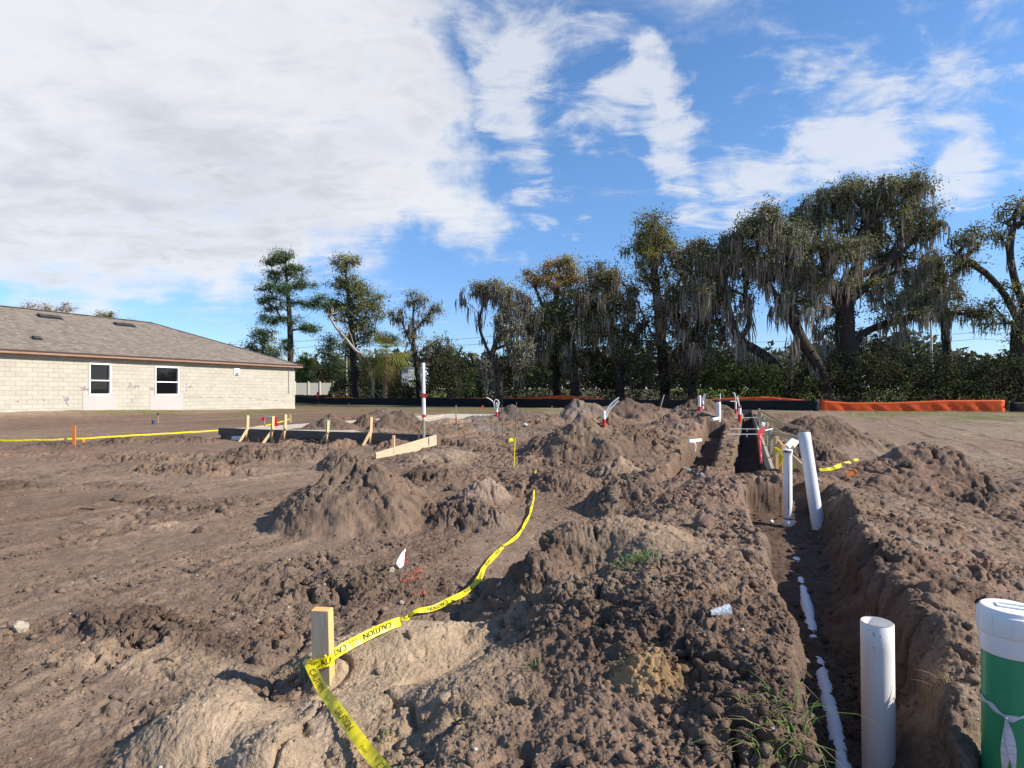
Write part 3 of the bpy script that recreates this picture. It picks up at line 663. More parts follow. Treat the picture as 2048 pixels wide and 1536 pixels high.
def shinglemat():
    m = bpy.data.materials.new('shingles'); m.use_nodes = True; n, l = m.node_tree.nodes, m.node_tree.links; p = n['Principled BSDF']; p.inputs['Roughness'].default_value = .95; p.inputs['Specular IOR Level'].default_value = .15
    t = n.new('ShaderNodeTexCoord'); sx = n.new('ShaderNodeSeparateXYZ'); l.new(t.outputs['Object'], sx.inputs[0]); cb_ = n.new('ShaderNodeCombineXYZ')
    ad = n.new('ShaderNodeMath'); ad.operation = 'MULTIPLY_ADD'; l.new(sx.outputs[1], ad.inputs[0]); ad.inputs[1].default_value = .35; l.new(sx.outputs[0], ad.inputs[2]); l.new(ad.outputs[0], cb_.inputs[0])
    m2 = n.new('ShaderNodeMath'); m2.operation = 'MULTIPLY'; m2.inputs[1].default_value = 2.6; l.new(sx.outputs[2], m2.inputs[0]); l.new(m2.outputs[0], cb_.inputs[1])
    b = n.new('ShaderNodeTexBrick'); l.new(cb_.outputs[0], b.inputs['Vector']); b.inputs['Scale'].default_value = 1; b.inputs['Brick Width'].default_value = .24; b.inputs['Row Height'].default_value = .14; b.inputs['Mortar Size'].default_value = .006
    b.inputs['Color1'].default_value = (.245, .205, .165, 1); b.inputs['Color2'].default_value = (.115, .092, .075, 1); b.inputs['Mortar'].default_value = (.06, .05, .042, 1); b.inputs['Bias'].default_value = -.1; b.offset_frequency = 3; b.offset = .37
    nz = n.new('ShaderNodeTexNoise'); nz.inputs['Scale'].default_value = 5; nz.inputs['Detail'].default_value = 8; nz.inputs['Roughness'].default_value = .75; l.new(cb_.outputs[0], nz.inputs['Vector'])
    mx = n.new('ShaderNodeMix'); mx.data_type = 'RGBA'; mr = n.new('ShaderNodeMapRange'); mr.inputs[1].default_value = .4; mr.inputs[2].default_value = .65; mr.inputs[4].default_value = .6; l.new(nz.outputs[0], mr.inputs[0]); l.new(mr.outputs[0], mx.inputs[0])
    l.new(b.outputs['Color'], mx.inputs[6]); mx.inputs[7].default_value = (.21, .175, .14, 1); l.new(mx.outputs[2], p.inputs['Base Color'])
    bp = n.new('ShaderNodeBump'); bp.inputs['Strength'].default_value = .7; bp.inputs['Distance'].default_value = .015; l.new(b.outputs['Color'], bp.inputs['Height']); l.new(bp.outputs[0], p.inputs['Normal'])
    return m
M_BLOCK, M_SHING = blockmat(), shinglemat()
M_STUCCO = mat('smeared_cement', (.52, .45, .36), .95, .1, noise=(2.2, .8), col2=(.34, .26, .19), bump=(16, .7, .03))
M_PINK = mat('pink_foam_board', (.55, .385, .36), .8, .2, noise=(1.5, .3), col2=(.58, .47, .44))
M_GLASS = mat('dark_window_glass', (.006, .006, .007), .03, .5)
M_FASC = mat('fascia_board', (.33, .20, .15), .8, .2, noise=(4, .6), col2=(.24, .13, .09), stretch=(.4, 3, 3))
M_DRIP = mat('brown_drip_edge', (.05, .03, .026), .5, .4)
M_BLKP = mat('black_plastic', (.02, .02, .022), .5, .4)
wins = []
for (x0, x1, y0, y1) in ((177.5, 222, 726.5, 791.5), (309.5, 358, 733, 791.5)):
    t1, t0 = wall_t(x0), wall_t(x1); xm = (x0 + x1) / 2
    wins.append((t0, t1, wall_z(xm, y1), wall_z(xm, y0)))
wins.sort()
mb = MB(); cuts = [0.0] + [v for w in wins for v in (w[0], w[1])] + [HLn]
for i in range(0, len(cuts), 2): mb.box(((cuts[i] + cuts[i + 1]) / 2, -.1, HT / 2), (cuts[i + 1] - cuts[i], .2, HT))
for (a, b, z0, z1) in wins:
    mb.box(((a + b) / 2, -.1, z0 / 2), (b - a, .2, z0)); mb.box(((a + b) / 2, -.1, (z1 + HT) / 2), (b - a, .2, HT - z1))
mb.box((.1, -HD / 2 - .1, HT / 2), (.2, HD - .2, HT)); mb.box((HLn - .1, -HD / 2 - .1, HT / 2), (.2, HD - .2, HT)); mb.box((HLn / 2, -HD - .1, HT / 2), (HLn, .2, HT))
hbuild(mb, 'wall', M_BLOCK)
mb = MB(); mb.box((HLn / 2, -HD / 2, -.5), (HLn + .05, HD + .05, 1.0))
g_ = np.linspace(0, HLn, 240); nzv = fbm(g_, g_ * 0, 1.1, 4, 900)
top = np.clip(.14 + nzv * .35, .03, .5); V_ = []; 
for x_, t_ in zip(g_, top): V_ += [(x_, .024, -.4), (x_, .018, t_ * .5), (x_, .003, t_)]
mb.add(V_, [(3 * i + k, 3 * i + k + 1, 3 * i + 4 + k, 3 * i + 3 + k) for i in range(239) for k in (0, 1)])
hbuild(mb, 'foundation', M_STUCCO)
for (a, b, z0, z1) in wins:
    f = MB(); w_ = .07; xm = (a + b) / 2; zm = z0 + (z1 - z0) * .47
    for (cx_, cz_, sx_, sz_) in ((a + w_ / 2, (z0 + z1) / 2, w_, z1 - z0), (b - w_ / 2, (z0 + z1) / 2, w_, z1 - z0)): f.box((cx_, -.03, cz_), (sx_, .13, sz_), bev=.008)
    f.box((xm, -.03, z0 + .05), (b - a - 2 * w_, .13, .10)); f.box((xm, -.03, z1 - w_ / 2), (b - a - 2 * w_, .13, w_)); f.box((xm, -.045, zm), (b - a - 2 * w_, .07, .055))
    fr = hbuild(f, 'window', M_WHITE)
    for (q0, q1) in ((z0 + .10, zm - .0275), (zm + .0275, z1 - w_)):
        hbuild(MB().box((xm, -.085, (q0 + q1) / 2), (b - a - 2 * w_, .012, q1 - q0)), 'pane', M_GLASS, fr)
    p = MB(); m0, m1 = a - .22, b + .26; p.box(((m0 + m1) / 2, .012, (z0 - .02 + .16) / 2 + .02), (m1 - m0, .02, z0 - .18))
    p.box((m0 + .10, .012, z0 + .09), (.20, .02, .21)); p.box((m1 - .10, .012, z0 + .09), (.20, .02, .21))
    hbuild(p, 'foam_panel', M_PINK)
    pl = MB(); pl.box((xm, .006, z1 + .09), (b - a + .5, .012, .16)); hbuild(pl, 'lintel_band', M_STUCCO)
# roof
ze = HT + .13; rise = .405 * (HD / 2 + OV); zr = ze + rise; x0, x1, y0, y1 = -OV, HLn + OV, -HD - OV, OV; hw_ = HD / 2 + OV; yr = -HD / 2
rv = [(x0, y1, ze), (x1, y1, ze), (x1, y0, ze), (x0, y0, ze), (x0 + hw_, yr, zr), (x1 - hw_, yr, zr)]
mb = MB(); mb.add(rv, [(0, 4, 5, 1), (1, 5, 2), (2, 5, 4, 3), (3, 4, 0)])
lo = [(x, y, z_ - .03) for (x, y, z_) in rv[:4]]; mb.add(rv[:4] + lo, [(0, 1, 5, 4), (1, 2, 6, 5), (2, 3, 7, 6), (3, 0, 4, 7), (4, 5, 6, 7)])
roof = hbuild(mb, 'roof', M_SHING)
mb = MB()
for a, b in (((x0, yr - hw_ * 0 + hw_ , ze), (x0 + hw_, yr, zr)), ((x0 + hw_, yr, zr), (x1 - hw_, yr, zr))):
    mb.bar((a[0], a[1], a[2] + .012), (b[0], b[1], b[2] + .012), .26, .025)
hbuild(mb, 'ridge_cap', M_SHING, roof)
mb = MB(); mb.box((HLn / 2, OV + .012, ze - .014), (HLn + 2 * OV + .03, .024, .065)); mb.box((-OV - .012, -HD / 2, ze - .012), (.024, HD + 2 * OV, .045)); hbuild(mb, 'drip_edge', M_DRIP)
mb = MB(); mb.box((HLn / 2, OV - .02, ze - .095), (HLn + 2 * OV, .035, .10)); mb.box((-OV + .02, -HD / 2, ze - .095), (.035, HD + 2 * OV - .08, .10)); hbuild(mb, 'fascia', M_FASC)
mb = MB()
for i in range(52): mb.box((.1 + i * .61, OV / 2 - .02, HT + .03), (.04, OV - .05, .11))
mb.box((HLn / 2, .07, HT - .02), (HLn, .03, .07)); hbuild(mb, 'rafter_tails', M_LUM)
def on_roof(px, py):               # front slope point seen at a photo pixel
    o = Vector((0, 0, CAMZ)); d = Vector(((px - CX) / F, 1, (HZ - py) / F)); inv = parent_world(house).inverted(); o = inv @ o; d = inv.to_3x3() @ d
    n = Vector((0, .405, 1)).normalized(); k = (Vector((0, OV, ze)) - o).dot(n) / d.dot(n); return o + d * k
sl_ = Matrix.Rotation(-math.atan(.405), 3, 'X')
for (xa, xb, y_) in ((80, 117, 634.5), (233, 264, 650.5), (66, 80, 677.5)):
    a, b = on_roof(xa, y_), on_roof(xb, y_); c = (a + b) / 2; w_ = abs(a.x - b.x); n = Vector((0, .375, .927))
    big_ = w_ > .8
    m_ = MB(); m_.box(c + n * .05, (w_, .34 if big_ else .25, .10), sl_, bev=.02); m_.box(c + n * .012, (w_ + .12, .46 if big_ else .34, .02), sl_)
    if big_: m_.box(c + n * .105 , (.03, .35, .012), sl_)
    hbuild(m_, 'roof_vent', M_BLKP, roof)
tt = wall_t(473); zv = wall_z(473, 743); m_ = MB(); m_.box((tt, .03, zv), (.42, .02, .42), bev=.006); m_.box((tt, .07, zv + .03), (.22, .08, .2), bev=.01); m_.box((tt, .085, zv - .13), (.2, .06, .09), mi=1); hbuild(m_, 'exhaust_vent', [M_WHITE, M_STEEL])
tt = wall_t(577); m_ = MB(); m_.tube([(tt, .03, HT - .05), (tt, .03, wall_z(577, 784))], .022, 8); m_.box((tt, .035, wall_z(577, 784)), (.07, .05, .12)); hbuild(m_, 'conduit', M_STEEL)
# marker writing on the blocks
def text2d(s, size, maxe=None):
    cu = bpy.data.curves.new('lettering', 'FONT'); cu.body = s; cu.size = size; cu.resolution_u = 3; ob = bpy.data.objects.new('lettering', cu); COL.objects.link(ob)
    dg = bpy.context.evaluated_depsgraph_get(); me = bpy.data.meshes.new_from_object(ob.evaluated_get(dg)); bpy.data.objects.remove(ob)
    bm = bmesh.new(); bm.from_mesh(me); bmesh.ops.triangulate(bm, faces=bm.faces[:])
    if maxe:
        for _ in range(6):
            es = [e for e in bm.edges if e.calc_length() > maxe]
            if not es: break
            bmesh.ops.subdivide_edges(bm, edges=es, cuts=1); bmesh.ops.triangulate(bm, faces=bm.faces[:])
    bm.verts.index_update(); v = [tuple(x.co[:2]) for x in bm.verts]; f = [tuple(w.index for w in q.verts) for q in bm.faces]; bm.free(); bpy.data.meshes.remove(me); return v, f
M_MARK = mat('purple_marker', (.19, .14, .20), .8, .1)
m_ = MB()
def scrawl(s, px, py, size, tilt=0.0):
    v, f = text2d(s, size); t_ = wall_t(px); z_ = wall_z(px, py); ca, sa = math.cos(tilt), math.sin(tilt)
    k_ = MB(); k_.add([(t_ - (x * ca - y * sa), .004, z_ + x * sa + y * ca) for x, y in v], [q[::-1] for q in f]); hbuild(k_, 'marker_writing', M_MARK)
scrawl('4', 258, 770, .2, .2); scrawl('CLIPS', 256, 776, .24, -.05); scrawl("28'", 160, 781, .22); scrawl('12', 297, 779, .22); scrawl('4', 371, 771, .18); scrawl('CLIP', 371, 777, .2, .1); scrawl('6', 371, 783, .2)
scrawl('28', 126, 802, .26, .1); scrawl('(', 132, 810, .4, .3); scrawl('4', 168, 776, .14); scrawl('6 1/2', 367, 796, .2)
for k_, (px, py) in enumerate(((172, 778.5), (304, 778))): 
    t_, z_ = wall_t(px), wall_z(px, py); m_.box((t_, .004, z_), (.22, .004, .03)); m_.box((t_ - .08, .004, z_ + .03), (.08, .004, .025), Matrix.Rotation(.7, 3, 'Y')); m_.box((t_ - .08, .004, z_ - .03), (.08, .004, .025), Matrix.Rotation(-.7, 3, 'Y'))
for px, py in ((385, 793), (400, 794), (420, 794.5), (441, 794.5), (461, 794.5), (482, 796), (500, 797), (517, 798.5), (534, 798.8), (551, 801.5), (565, 803)):
    t_, z_ = wall_t(px), wall_z(px, py); m_.box((t_, .003, z_), (.34, .004, .022), Matrix.Rotation(-.12, 3, 'Y'))
for px, py in ((36, 803), (88, 800), (264, 800)):
    t_, z_ = wall_t(px), wall_z(px, py); m_.box((t_, .003, z_), (.06, .004, .06))
hbuild(m_, 'marker_lines', M_MARK)

# ------------------------------------------------------------------ far things behind the fence
def vinyl_fence():
    o = empty('vinyl_fence', (*at(590, 797, 76).xy, gz(*at(590, 797, 76).xy)), 'long cream white vinyl privacy fence behind the block house corner', 'fence')
    m_ = MB(); ps = [540, 590, 617, 640, 667]
    for a, b in zip(ps[:-1], ps[1:]):
        A, B = at(a, 797, 76), at(b, 797, 76); zt = at(a, 765, 76).z
        m_.bar((A.x, A.y, (A.z + zt) / 2 - .2), (B.x, B.y, (A.z + zt) / 2 - .2), .05, zt - A.z + .3)
    m_.build('panel', M_CREAM, o)
    for a in ps: 
        A = at(a, 797, 76); MB().box((A.x, A.y, A.z + .95), (.14, .14, 2.6), bev=.02).build('post', M_CREAM, o)
M_CREAM = mat('cream_vinyl', (.78, .71, .56), .5, .3)
vinyl_fence()
a, b = at(803, 778, 90), at(850, 738, 90)
o = empty('white_building', (a.x, a.y, gz(a.x, a.y)), 'white walled building glimpsed between the trunks behind the palm', 'building')
MB().box(((a.x + b.x) / 2, 92, (gz(a.x, 92) + b.z) / 2 - .3), (b.x - a.x, 4, b.z - gz(a.x, 92) + .6), bev=.03).build('wall', mat('white_render', (.55, .57, .62), .8, .2, noise=(.6, .3)), o)
MB().box(((a.x + b.x) / 2, 92, b.z + .12), (b.x - a.x + .5, 4.5, .25), bev=.05).build('roof', M_STEEL, o)
c = at(827.5, 757, 70)
o = empty('site_sign', (c.x, c.y, gz(c.x, c.y)), 'tall white sign board with a green band, seen behind the palm', 'sign')
sw, sh = 22 / F * 70, 36 / F * 70
MB().box((c.x, c.y, c.z), (sw, .05, sh), bev=.01).build('panel', M_WHITE, o)
M_DKG = mat('dark_green_paint', (.02, .12, .07), .5, .3)
MB().box((c.x, c.y - .03, c.z - sh * .15), (sw - .01, .012, sh * .13)).build('band', M_DKG, o)
m_ = MB(); v, f = text2d('FOR', .26); m_.add([(c.x - .5 + x, c.y - .03, c.z + sh * .32 + y) for x, y in v], f); 
m_ = MB()
for dx_, w_ in ((-.35, .3), (.05, .35), (.4, .2)): m_.box((c.x + dx_, c.y - .03, c.z + sh * .36), (w_, .01, .09))
m_.build('faded_lettering', mat('faded_grey_green', (.3, .36, .3), .6, .2), o)
for s_ in (-1, 1): MB().box((c.x + s_ * sw * .42, c.y + .07, (c.z + sh / 2 + gz(c.x, c.y)) / 2), (.09, .09, c.z + sh / 2 - gz(c.x, c.y) + .4)).build('post', M_GREYW, o)
for (px, pt, pb, Yd, r, lab) in ((1861, 626, 790, 72, .17, 'tall pale concrete utility pole right of the giant mossy oak'), (1728, 690, 790, 82, .15, 'pale concrete utility pole close right of the giant oak trunk'),
                                (985, 690, 790, 80, .15, 'concrete utility pole standing inside the leftmost mossy oak'), (693, 688, 790, 80, .15, 'concrete utility pole with a crossarm between pine and palm')):
    c = at(px, pt, Yd); g_z = gz(c.x, c.y)
    o = empty('utility_pole', (c.x, c.y, g_z), lab, 'utility pole', 'concrete utility poles along the road')
    MB().tube([(c.x + (.3 if px == 1861 else 0), c.y, g_z - .3), (c.x, c.y, c.z)], [r, r * .6], 8).build('shaft', M_CONC, o)
    m_ = MB(); m_.box((c.x, c.y, c.z - .5), (1.3, .1, .1)); 
    for s_ in (-.55, 0, .55): m_.tube([(c.x + s_, c.y, c.z - .45), (c.x + s_, c.y, c.z - .2)], .05, 6)
    m_.build('crossarm', M_CONC, o)
m_ = MB(); 
for zz_ in (.0, .9):
    ends = [(-60, 84), (-23, 81), (-2.7, 80), (50, 80), (60, 74), (110, 74)]
    for (a, b) in zip(ends[:-1], ends[1:]):
        pth = []
        for i in range(13):
            t_ = i / 12; pth.append((a[0] + (b[0] - a[0]) * t_, a[1] + (b[1] - a[1]) * t_, 8.3 + zz_ - 1.0 * 4 * t_ * (1 - t_) * min(1, abs(b[0] - a[0]) / 40)))
        m_.tube(pth, .022, 4, False)
o = m_.build('power_lines', M_BLKP); tag(o, 'pair of thin black power lines strung behind the trees', 'power line')

# ------------------------------------------------------------------ site fences
FL = [(540, 64.5), (590, 63), (650, 60.3), (720, 58), (820, 55), (1000, 49.5), (1200, 45.5), (1400, 42.2), (1640, 39.2), (2018, 37.6), (2300, 36.4)]
def fpt(px): 
    xs = [a for a, b in FL]; Yd = float(np.interp(px, xs, [b for a, b in FL])); return Vector(((px - CX) / F * Yd, Yd, 0))
def sheet(name, parent, m, pxs, toppy, back=0.0, hgt=None, rows=6, wav=.05, seed=0, zlow=-.08):
    """standing cloth with thickness, ruffled by the wind"""
    n = len(pxs); Vf, Vb = [], []
    for i, px in enumerate(pxs):
        p = fpt(px); g0 = gz(p.x, p.y); zt = (CAMZ - (toppy(px) - HZ) / F * (p.y + back)) if toppy else g0 + hgt(px)
        for k in range(rows + 1):
            q = k / rows; o_ = wav * math.sin(i * 1.3 + seed + 3 * q) * math.sin(i * .37 + 2 * q + seed) * math.sin(math.pi * min(1, q * 1.2)); 
            Vf.append((p.x, p.y + back + o_ - .012, g0 + zlow + (zt - g0 - zlow) * q)); Vb.append((p.x, p.y + back + o_ + .012, g0 + zlow + (zt - g0 - zlow) * q))
    r1 = rows + 1; Fq = [(i * r1 + k, (i + 1) * r1 + k, (i + 1) * r1 + k + 1, i * r1 + k + 1) for i in range(n - 1) for k in range(rows)]
    nb = len(Vf); Fb = [tuple(x + nb for x in q[::-1]) for q in Fq]
    Ft = [(i * r1 + rows, (i + 1) * r1 + rows, nb + (i + 1) * r1 + rows, nb + i * r1 + rows) for i in range(n - 1)]
    Fe = [(k, k + 1, nb + k + 1, nb + k) for k in range(rows)] + [((n - 1) * r1 + k, nb + (n - 1) * r1 + k, nb + (n - 1) * r1 + k + 1, (n - 1) * r1 + k + 1) for k in range(rows)]
    m_ = MB(); m_.add(Vf + Vb, Fq + Fb + Ft + Fe, 0, True); return m_.build(name, m, parent)
def stakes(parent, pxs, back, top, m, h0=-.3):
    for px in pxs:
        p = fpt(px); g0 = gz(p.x, p.y); MB().box((p.x, p.y + back, g0 + (top(px) + h0) / 2), (.045, .045, top(px) - h0)).build('stake', m, parent)
p = fpt(1640); o = empty('silt_fence', (p.x, p.y, gz(p.x, p.y)), 'long low black silt fence running across the back of the site', 'fence')
blk = lambda px: float(np.interp(px, [540, 590, 700, 800, 850, 950, 1000, 1200, 1450, 1640], [.55, .62, .62, .72, .74, .70, .70, .70, .68, .72])) + .02 * math.sin(px * .11)
sheet('fabric', o, M_BLACKF, list(range(540, 1641, 11)), None, 0, blk, 5, .05, 1)
stakes(o, [600, 655, 705, 760, 812, 862, 915, 955, 980, 1010, 1035, 1080, 1127, 1173, 1220, 1262, 1300, 1345, 1391, 1438, 1470, 1514, 1560, 1600, 1638], .04, lambda px: blk(px) + .07, M_PALEW)
p = fpt(1900); o = empty('safety_fence', (p.x, p.y, gz(p.x, p.y)), 'bright orange mesh safety fence beyond the black fabric, bare on the right', 'fence')
otop = lambda px: float(np.interp(px, [600, 690, 735, 770, 800, 830, 900, 1000, 1060, 1105, 1135, 1180, 1290, 1400, 1450, 1500, 1537, 1560, 1640], [797.5, 795, 799, 799, 798, 802, 797, 797, 796, 793, 791.5, 797, 802, 800, 796.5, 795, 793, 795, 801.5])) - (1.3 if px < 1210 else 0)
sheet('net', o, M_ORNET, list(range(600, 1642, 9)), otop, .5, None, 5, .07, 3)
sheet('net', o, M_ORNET, list(range(1643, 2019, 8)), lambda px: float(np.interp(px, [1643, 1700, 1780, 1890, 2018], [801, 805, 805, 800.5, 800])), .06, None, 8, .06, 5)
stakes(o, [1135, 1537, 1643, 1760, 1890, 2017], .58, lambda px: .84 if px < 1640 else .74, M_ORP)
p = fpt(2030); o = empty('silt_fence', (p.x, p.y, gz(p.x, p.y)), 'short black silt fence piece at the end of the orange netting', 'fence')
sheet('fabric', o, M_BLACKF, list(range(2020, 2300, 12)), None, .02, lambda px: .62, 5, .05, 4); stakes(o, [2021, 2150, 2280], .07, lambda px: .7, M_PALEW)
# ------------------------------------------------------------------ trees
def leaf_mesh(name, P, s, cols, m, parent, g, aspect=.55, dirs=None, origin=(0, 0, 0)):
    """many small rhombic leaves: P (n,3), s (n,), cols (n,3)"""
    n = len(P); d = g.normal(size=(n, 3)) if dirs is None else dirs
    d /= np.linalg.norm(d, axis=1, keepdims=True) + 1e-9
    e = np.cross(d, g.normal(size=(n, 3))); e /= np.linalg.norm(e, axis=1, keepdims=True) + 1e-9
    P = P - np.array(origin); a = d * s[:, None] * .5; b = e * (s * aspect * .5)[:, None]
    VV = np.stack([P - a, P + b, P + a, P - b], 1).reshape(-1, 3); QQ = np.arange(n * 4).reshape(n, 4)
    return npmesh(name, VV, QQ, m, parent, np.repeat(cols, 4, 0))
def seg_mesh(name, segs, m, parent, sides=6, origin=(0, 0, 0)):
    """limbs from (p0, p1, r0, r1) arrays"""
    p0, p1, r0, r1 = [np.array(x, float) for x in zip(*segs)]
    o = np.array(origin); d = p1 - p0; ln = np.linalg.norm(d, axis=1, keepdims=True); d = d / np.maximum(ln, 1e-6)
    p1 = p1 + d * np.minimum(r1[:, None] * .6, .1)
    u = np.where(np.abs(d[:, 2:3]) < .9, np.array([[0, 0, 1.]]), np.array([[1., 0, 0]])); x = np.cross(d, u); x /= np.linalg.norm(x, axis=1, keepdims=True); y = np.cross(x, d)
    A = np.linspace(0, 2 * np.pi, sides, endpoint=False); ring = x[:, None] * np.cos(A)[None, :, None] + y[:, None] * np.sin(A)[None, :, None]
    VV = np.concatenate([p0[:, None] + ring * r0[:, None, None], p1[:, None] + ring * r1[:, None, None]], 1) - o
    n = len(p0); k = np.arange(sides); q = np.stack([k, (k + 1) % sides, (k + 1) % sides + sides, k + sides], -1)
    QQ = (q[None] + (np.arange(n) * 2 * sides)[:, None, None]).reshape(-1, 4)
    return npmesh(name, VV.reshape(-1, 3), QQ, m, parent, None, True)
def strand_mesh(name, P, Ln, Wd, cols, m, parent, g, origin):
    """hanging moss: narrow ragged ribbons that taper downwards, two crossed per strand"""
    n = len(P); az = g.random(n) * 6.28; sw = g.normal(0, .09, (n, 4, 2)); sw[:, 0] = 0; sw = np.cumsum(sw, 1) * Ln[:, None, None] * .5
    prof = np.array([.55, 1.0, .62, .06]); prof = prof[None] * g.uniform(.65, 1.35, (n, 4)); tz = np.array([0, .3, .68, 1.0])
    VV = np.empty((n, 2, 4, 2, 3))
    for c in range(2):
        dx, dy = np.cos(az + c * 1.57), np.sin(az + c * 1.57)
        for k in range(4):
            for s_ in (0, 1):
                w = Wd * prof[:, k] * (s_ - .5)
                VV[:, c, k, s_, 0] = P[:, 0] + dx * w + sw[:, k, 0]; VV[:, c, k, s_, 1] = P[:, 1] + dy * w + sw[:, k, 1]; VV[:, c, k, s_, 2] = P[:, 2] - Ln * tz[k]
    VV = VV.reshape(-1, 3) - np.array(origin)
    q = np.array([[2 * k, 2 * k + 1, 2 * k + 3, 2 * k + 2] for k in range(3)]); q = np.concatenate([q, q + 8])
    QQ = (q[None] + (np.arange(n) * 16)[:, None, None]).reshape(-1, 4)
    return npmesh(name, VV, QQ, m, parent, np.repeat(cols, 16, 0))
def smooth_line(pts, step):
    out = []; n = len(pts)
    for i in range(n - 1):
        p0, p1, p2, p3 = pts[max(i - 1, 0)], pts[i], pts[i + 1], pts[min(i + 2, n - 1)]; k = max(2, int((p2 - p1).length / step))
        for j in range(k):
            t = j / k; out.append(.5 * ((2 * p1) + (p2 - p0) * t + (2 * p0 - 5 * p1 + 4 * p2 - p3) * t * t + (3 * p1 - p0 - 3 * p2 + p3) * t ** 3))
    out.append(pts[-1]); return out
def tree(name, label, cat, Yd, trunks, lobes, leafcol, nleaf=70, lsize=.24, rb=.55, rt=.4, moss=0, mosscol=(.33, .29, .24), mlen=(.5, 1.8), barkm=None, leafm=None, seed=1, group=None, twig=.026, col2=None, wand=.28, aspect=.55):
    """trunks: polylines of (px, py, depth offset) from the base up; lobes: (px, py, rx, ry, depth offset, number of boughs)"""
    g = np.random.default_rng(seed); rs = random.Random(seed)
    pos, par, istr = [], [], []; base0 = None
    for tl in trunks:
        pts = [at(p[0], p[1], Yd + (p[2] if len(p) > 2 else 0)) for p in tl]
        if base0 is None:
            b = pts[0].copy(); b.z = gz(b.x, b.y) - .25; pts = [b] + [p for p in pts[0:] if p.z > b.z + .3]; base0 = b
            pid = -1
        else:
            d = [(Vector(q) - pts[0]).length for q in pos]; pid = int(np.argmin(d)); 
            if d[pid] < 1.2: pts[0] = Vector(pos[pid])
        for i, p in enumerate(smooth_line(pts, .6)):
            if i == 0 and pid >= 0: continue
            pos.append(tuple(p)); par.append(pid); istr.append(True); pid = len(pos) - 1
    T = []
    for (px, py, rx, ry, dY, n) in lobes:
        n = max(3, int(n * (.95 if moss else 1)))
        c = at(px, py, Yd + dY); sx, sz = rx / F * Yd, ry / F * Yd; sy = (sx + sz) * .45
        v = g.normal(size=(n, 3)); v /= np.linalg.norm(v, axis=1, keepdims=True); v *= (g.random((n, 1)) ** .45)
        T += [Vector((c.x + a * sx, c.y + b_ * sy, c.z + c_ * sz)) for a, b_, c_ in v]
    P0 = np.array(pos); T.sort(key=lambda t: float(np.min(((P0 - np.array(t)) ** 2).sum(1))))
    tips = []
    for t in T:
        P = np.array(pos); dz = P[:, 2] - t.z; d = np.sqrt(((P - np.array(t)) ** 2).sum(1)) + 1.3 * np.maximum(0, dz + .2); i = int(np.argmin(d)); a = Vector(pos[i]); ln = (t - a).length
        k = max(1, int(ln / .7)); pid = i; o1 = Vector((rs.gauss(0, 1), rs.gauss(0, 1), rs.gauss(.2, .8))) * ln * wand * .5
        for j in range(1, k + 1):
            q = j / k; p = a.lerp(t, q) + o1 * math.sin(math.pi * q) + (Vector((rs.gauss(0, .12), rs.gauss(0, .12), rs.gauss(0, .1))) if j < k else Vector())
            pos.append(tuple(p)); par.append(pid); istr.append(False); pid = len(pos) - 1
        tips.append(pid)
    n = len(pos); cnt = np.zeros(n)
    for t in tips: cnt[t] += 1
    for i in range(n - 1, -1, -1):
        if par[i] >= 0: cnt[par[i]] += max(cnt[i], .3)
    tot = cnt[0]; rad = np.maximum(twig, rt * (cnt / tot) ** .52)
    segs = [(pos[par[i]], pos[i], min(rad[par[i]], rad[i] * 1.35 + .02), rad[i]) for i in range(n) if par[i] >= 0]
    root = empty(name, tuple(base0), label, cat, group); o3 = tuple(base0)
    seg_mesh('trunk', segs, barkm or M_BARK, root, 7, o3)
    P = np.array(pos); TP = P[tips]
    if nleaf:
        nn_ = len(TP) * nleaf; nleaf = int(nleaf * 1.5); nn_ = len(TP) * nleaf; tid = np.repeat(np.arange(len(TP)), nleaf); sc = g.uniform(.5, 1.35, len(TP))
        q = g.normal(size=(nn_, 3)) * np.array([1, 1, .62]) * rb * .9 * sc[tid][:, None]; LP = TP[tid] + q
        c1 = np.array(leafcol); cc = c1[None] * np.ones((len(TP), 1))
        if col2 is not None: mixv = g.random((len(TP), 1)) ** 1.4; cc = cc * (1 - mixv) + np.array(col2)[None] * mixv
        cc = cc * g.uniform(.65, 1.4, (len(TP), 1)); lc = cc[tid] * g.uniform(.6, 1.45, (nn_, 1)) * g.normal(1, .08, (nn_, 3))
        leaf_mesh('crown', LP, lsize * (.78 if leafm is None else 1) * g.uniform(.55, 1.35, nn_), np.clip(lc, .008, .6), leafm or M_LEAF, root, g, aspect, None, o3)
    if moss:
        moss = int(moss * .44); br = np.array([i for i in range(n) if (not istr[i]) or P[i, 2] > o3[2] + 3.5]); pk = br[g.integers(0, len(br), moss)]
        cl = g.random(n); pk = pk[cl[pk] > .25]
        rep = np.repeat(pk, 5); MP = P[rep] + g.normal(0, .2, (len(rep), 3)) * np.array([1, 1, .5]); Ln = (mlen[0] + (mlen[1] - mlen[0]) * (cl[rep] - .25) / .75 * g.uniform(.25, 1.15, len(rep))); 
        Ln = np.minimum(Ln, np.maximum(.3, MP[:, 2] - o3[2] - 1.2)); Wd = g.uniform(.035, .125, len(rep)) * (.7 + .3 * Ln)
        moss_k = 1; mc = np.array(mosscol)[None] * g.uniform(.55, 1.3, (len(rep), 1)) * (.75 + .5 * cl[rep])[:, None]
        strand_mesh('moss', MP, Ln, Wd, mc, M_MOSS, root, g, o3)
    return root
OAK = (.155, .16, .072); OAKG = (.21, .20, .12); YG = (.27, .25, .07); PINE = (.075, .125, .055); BRN = (.16, .12, .055)
G_OAK = 'moss hung oaks beyond the fence'
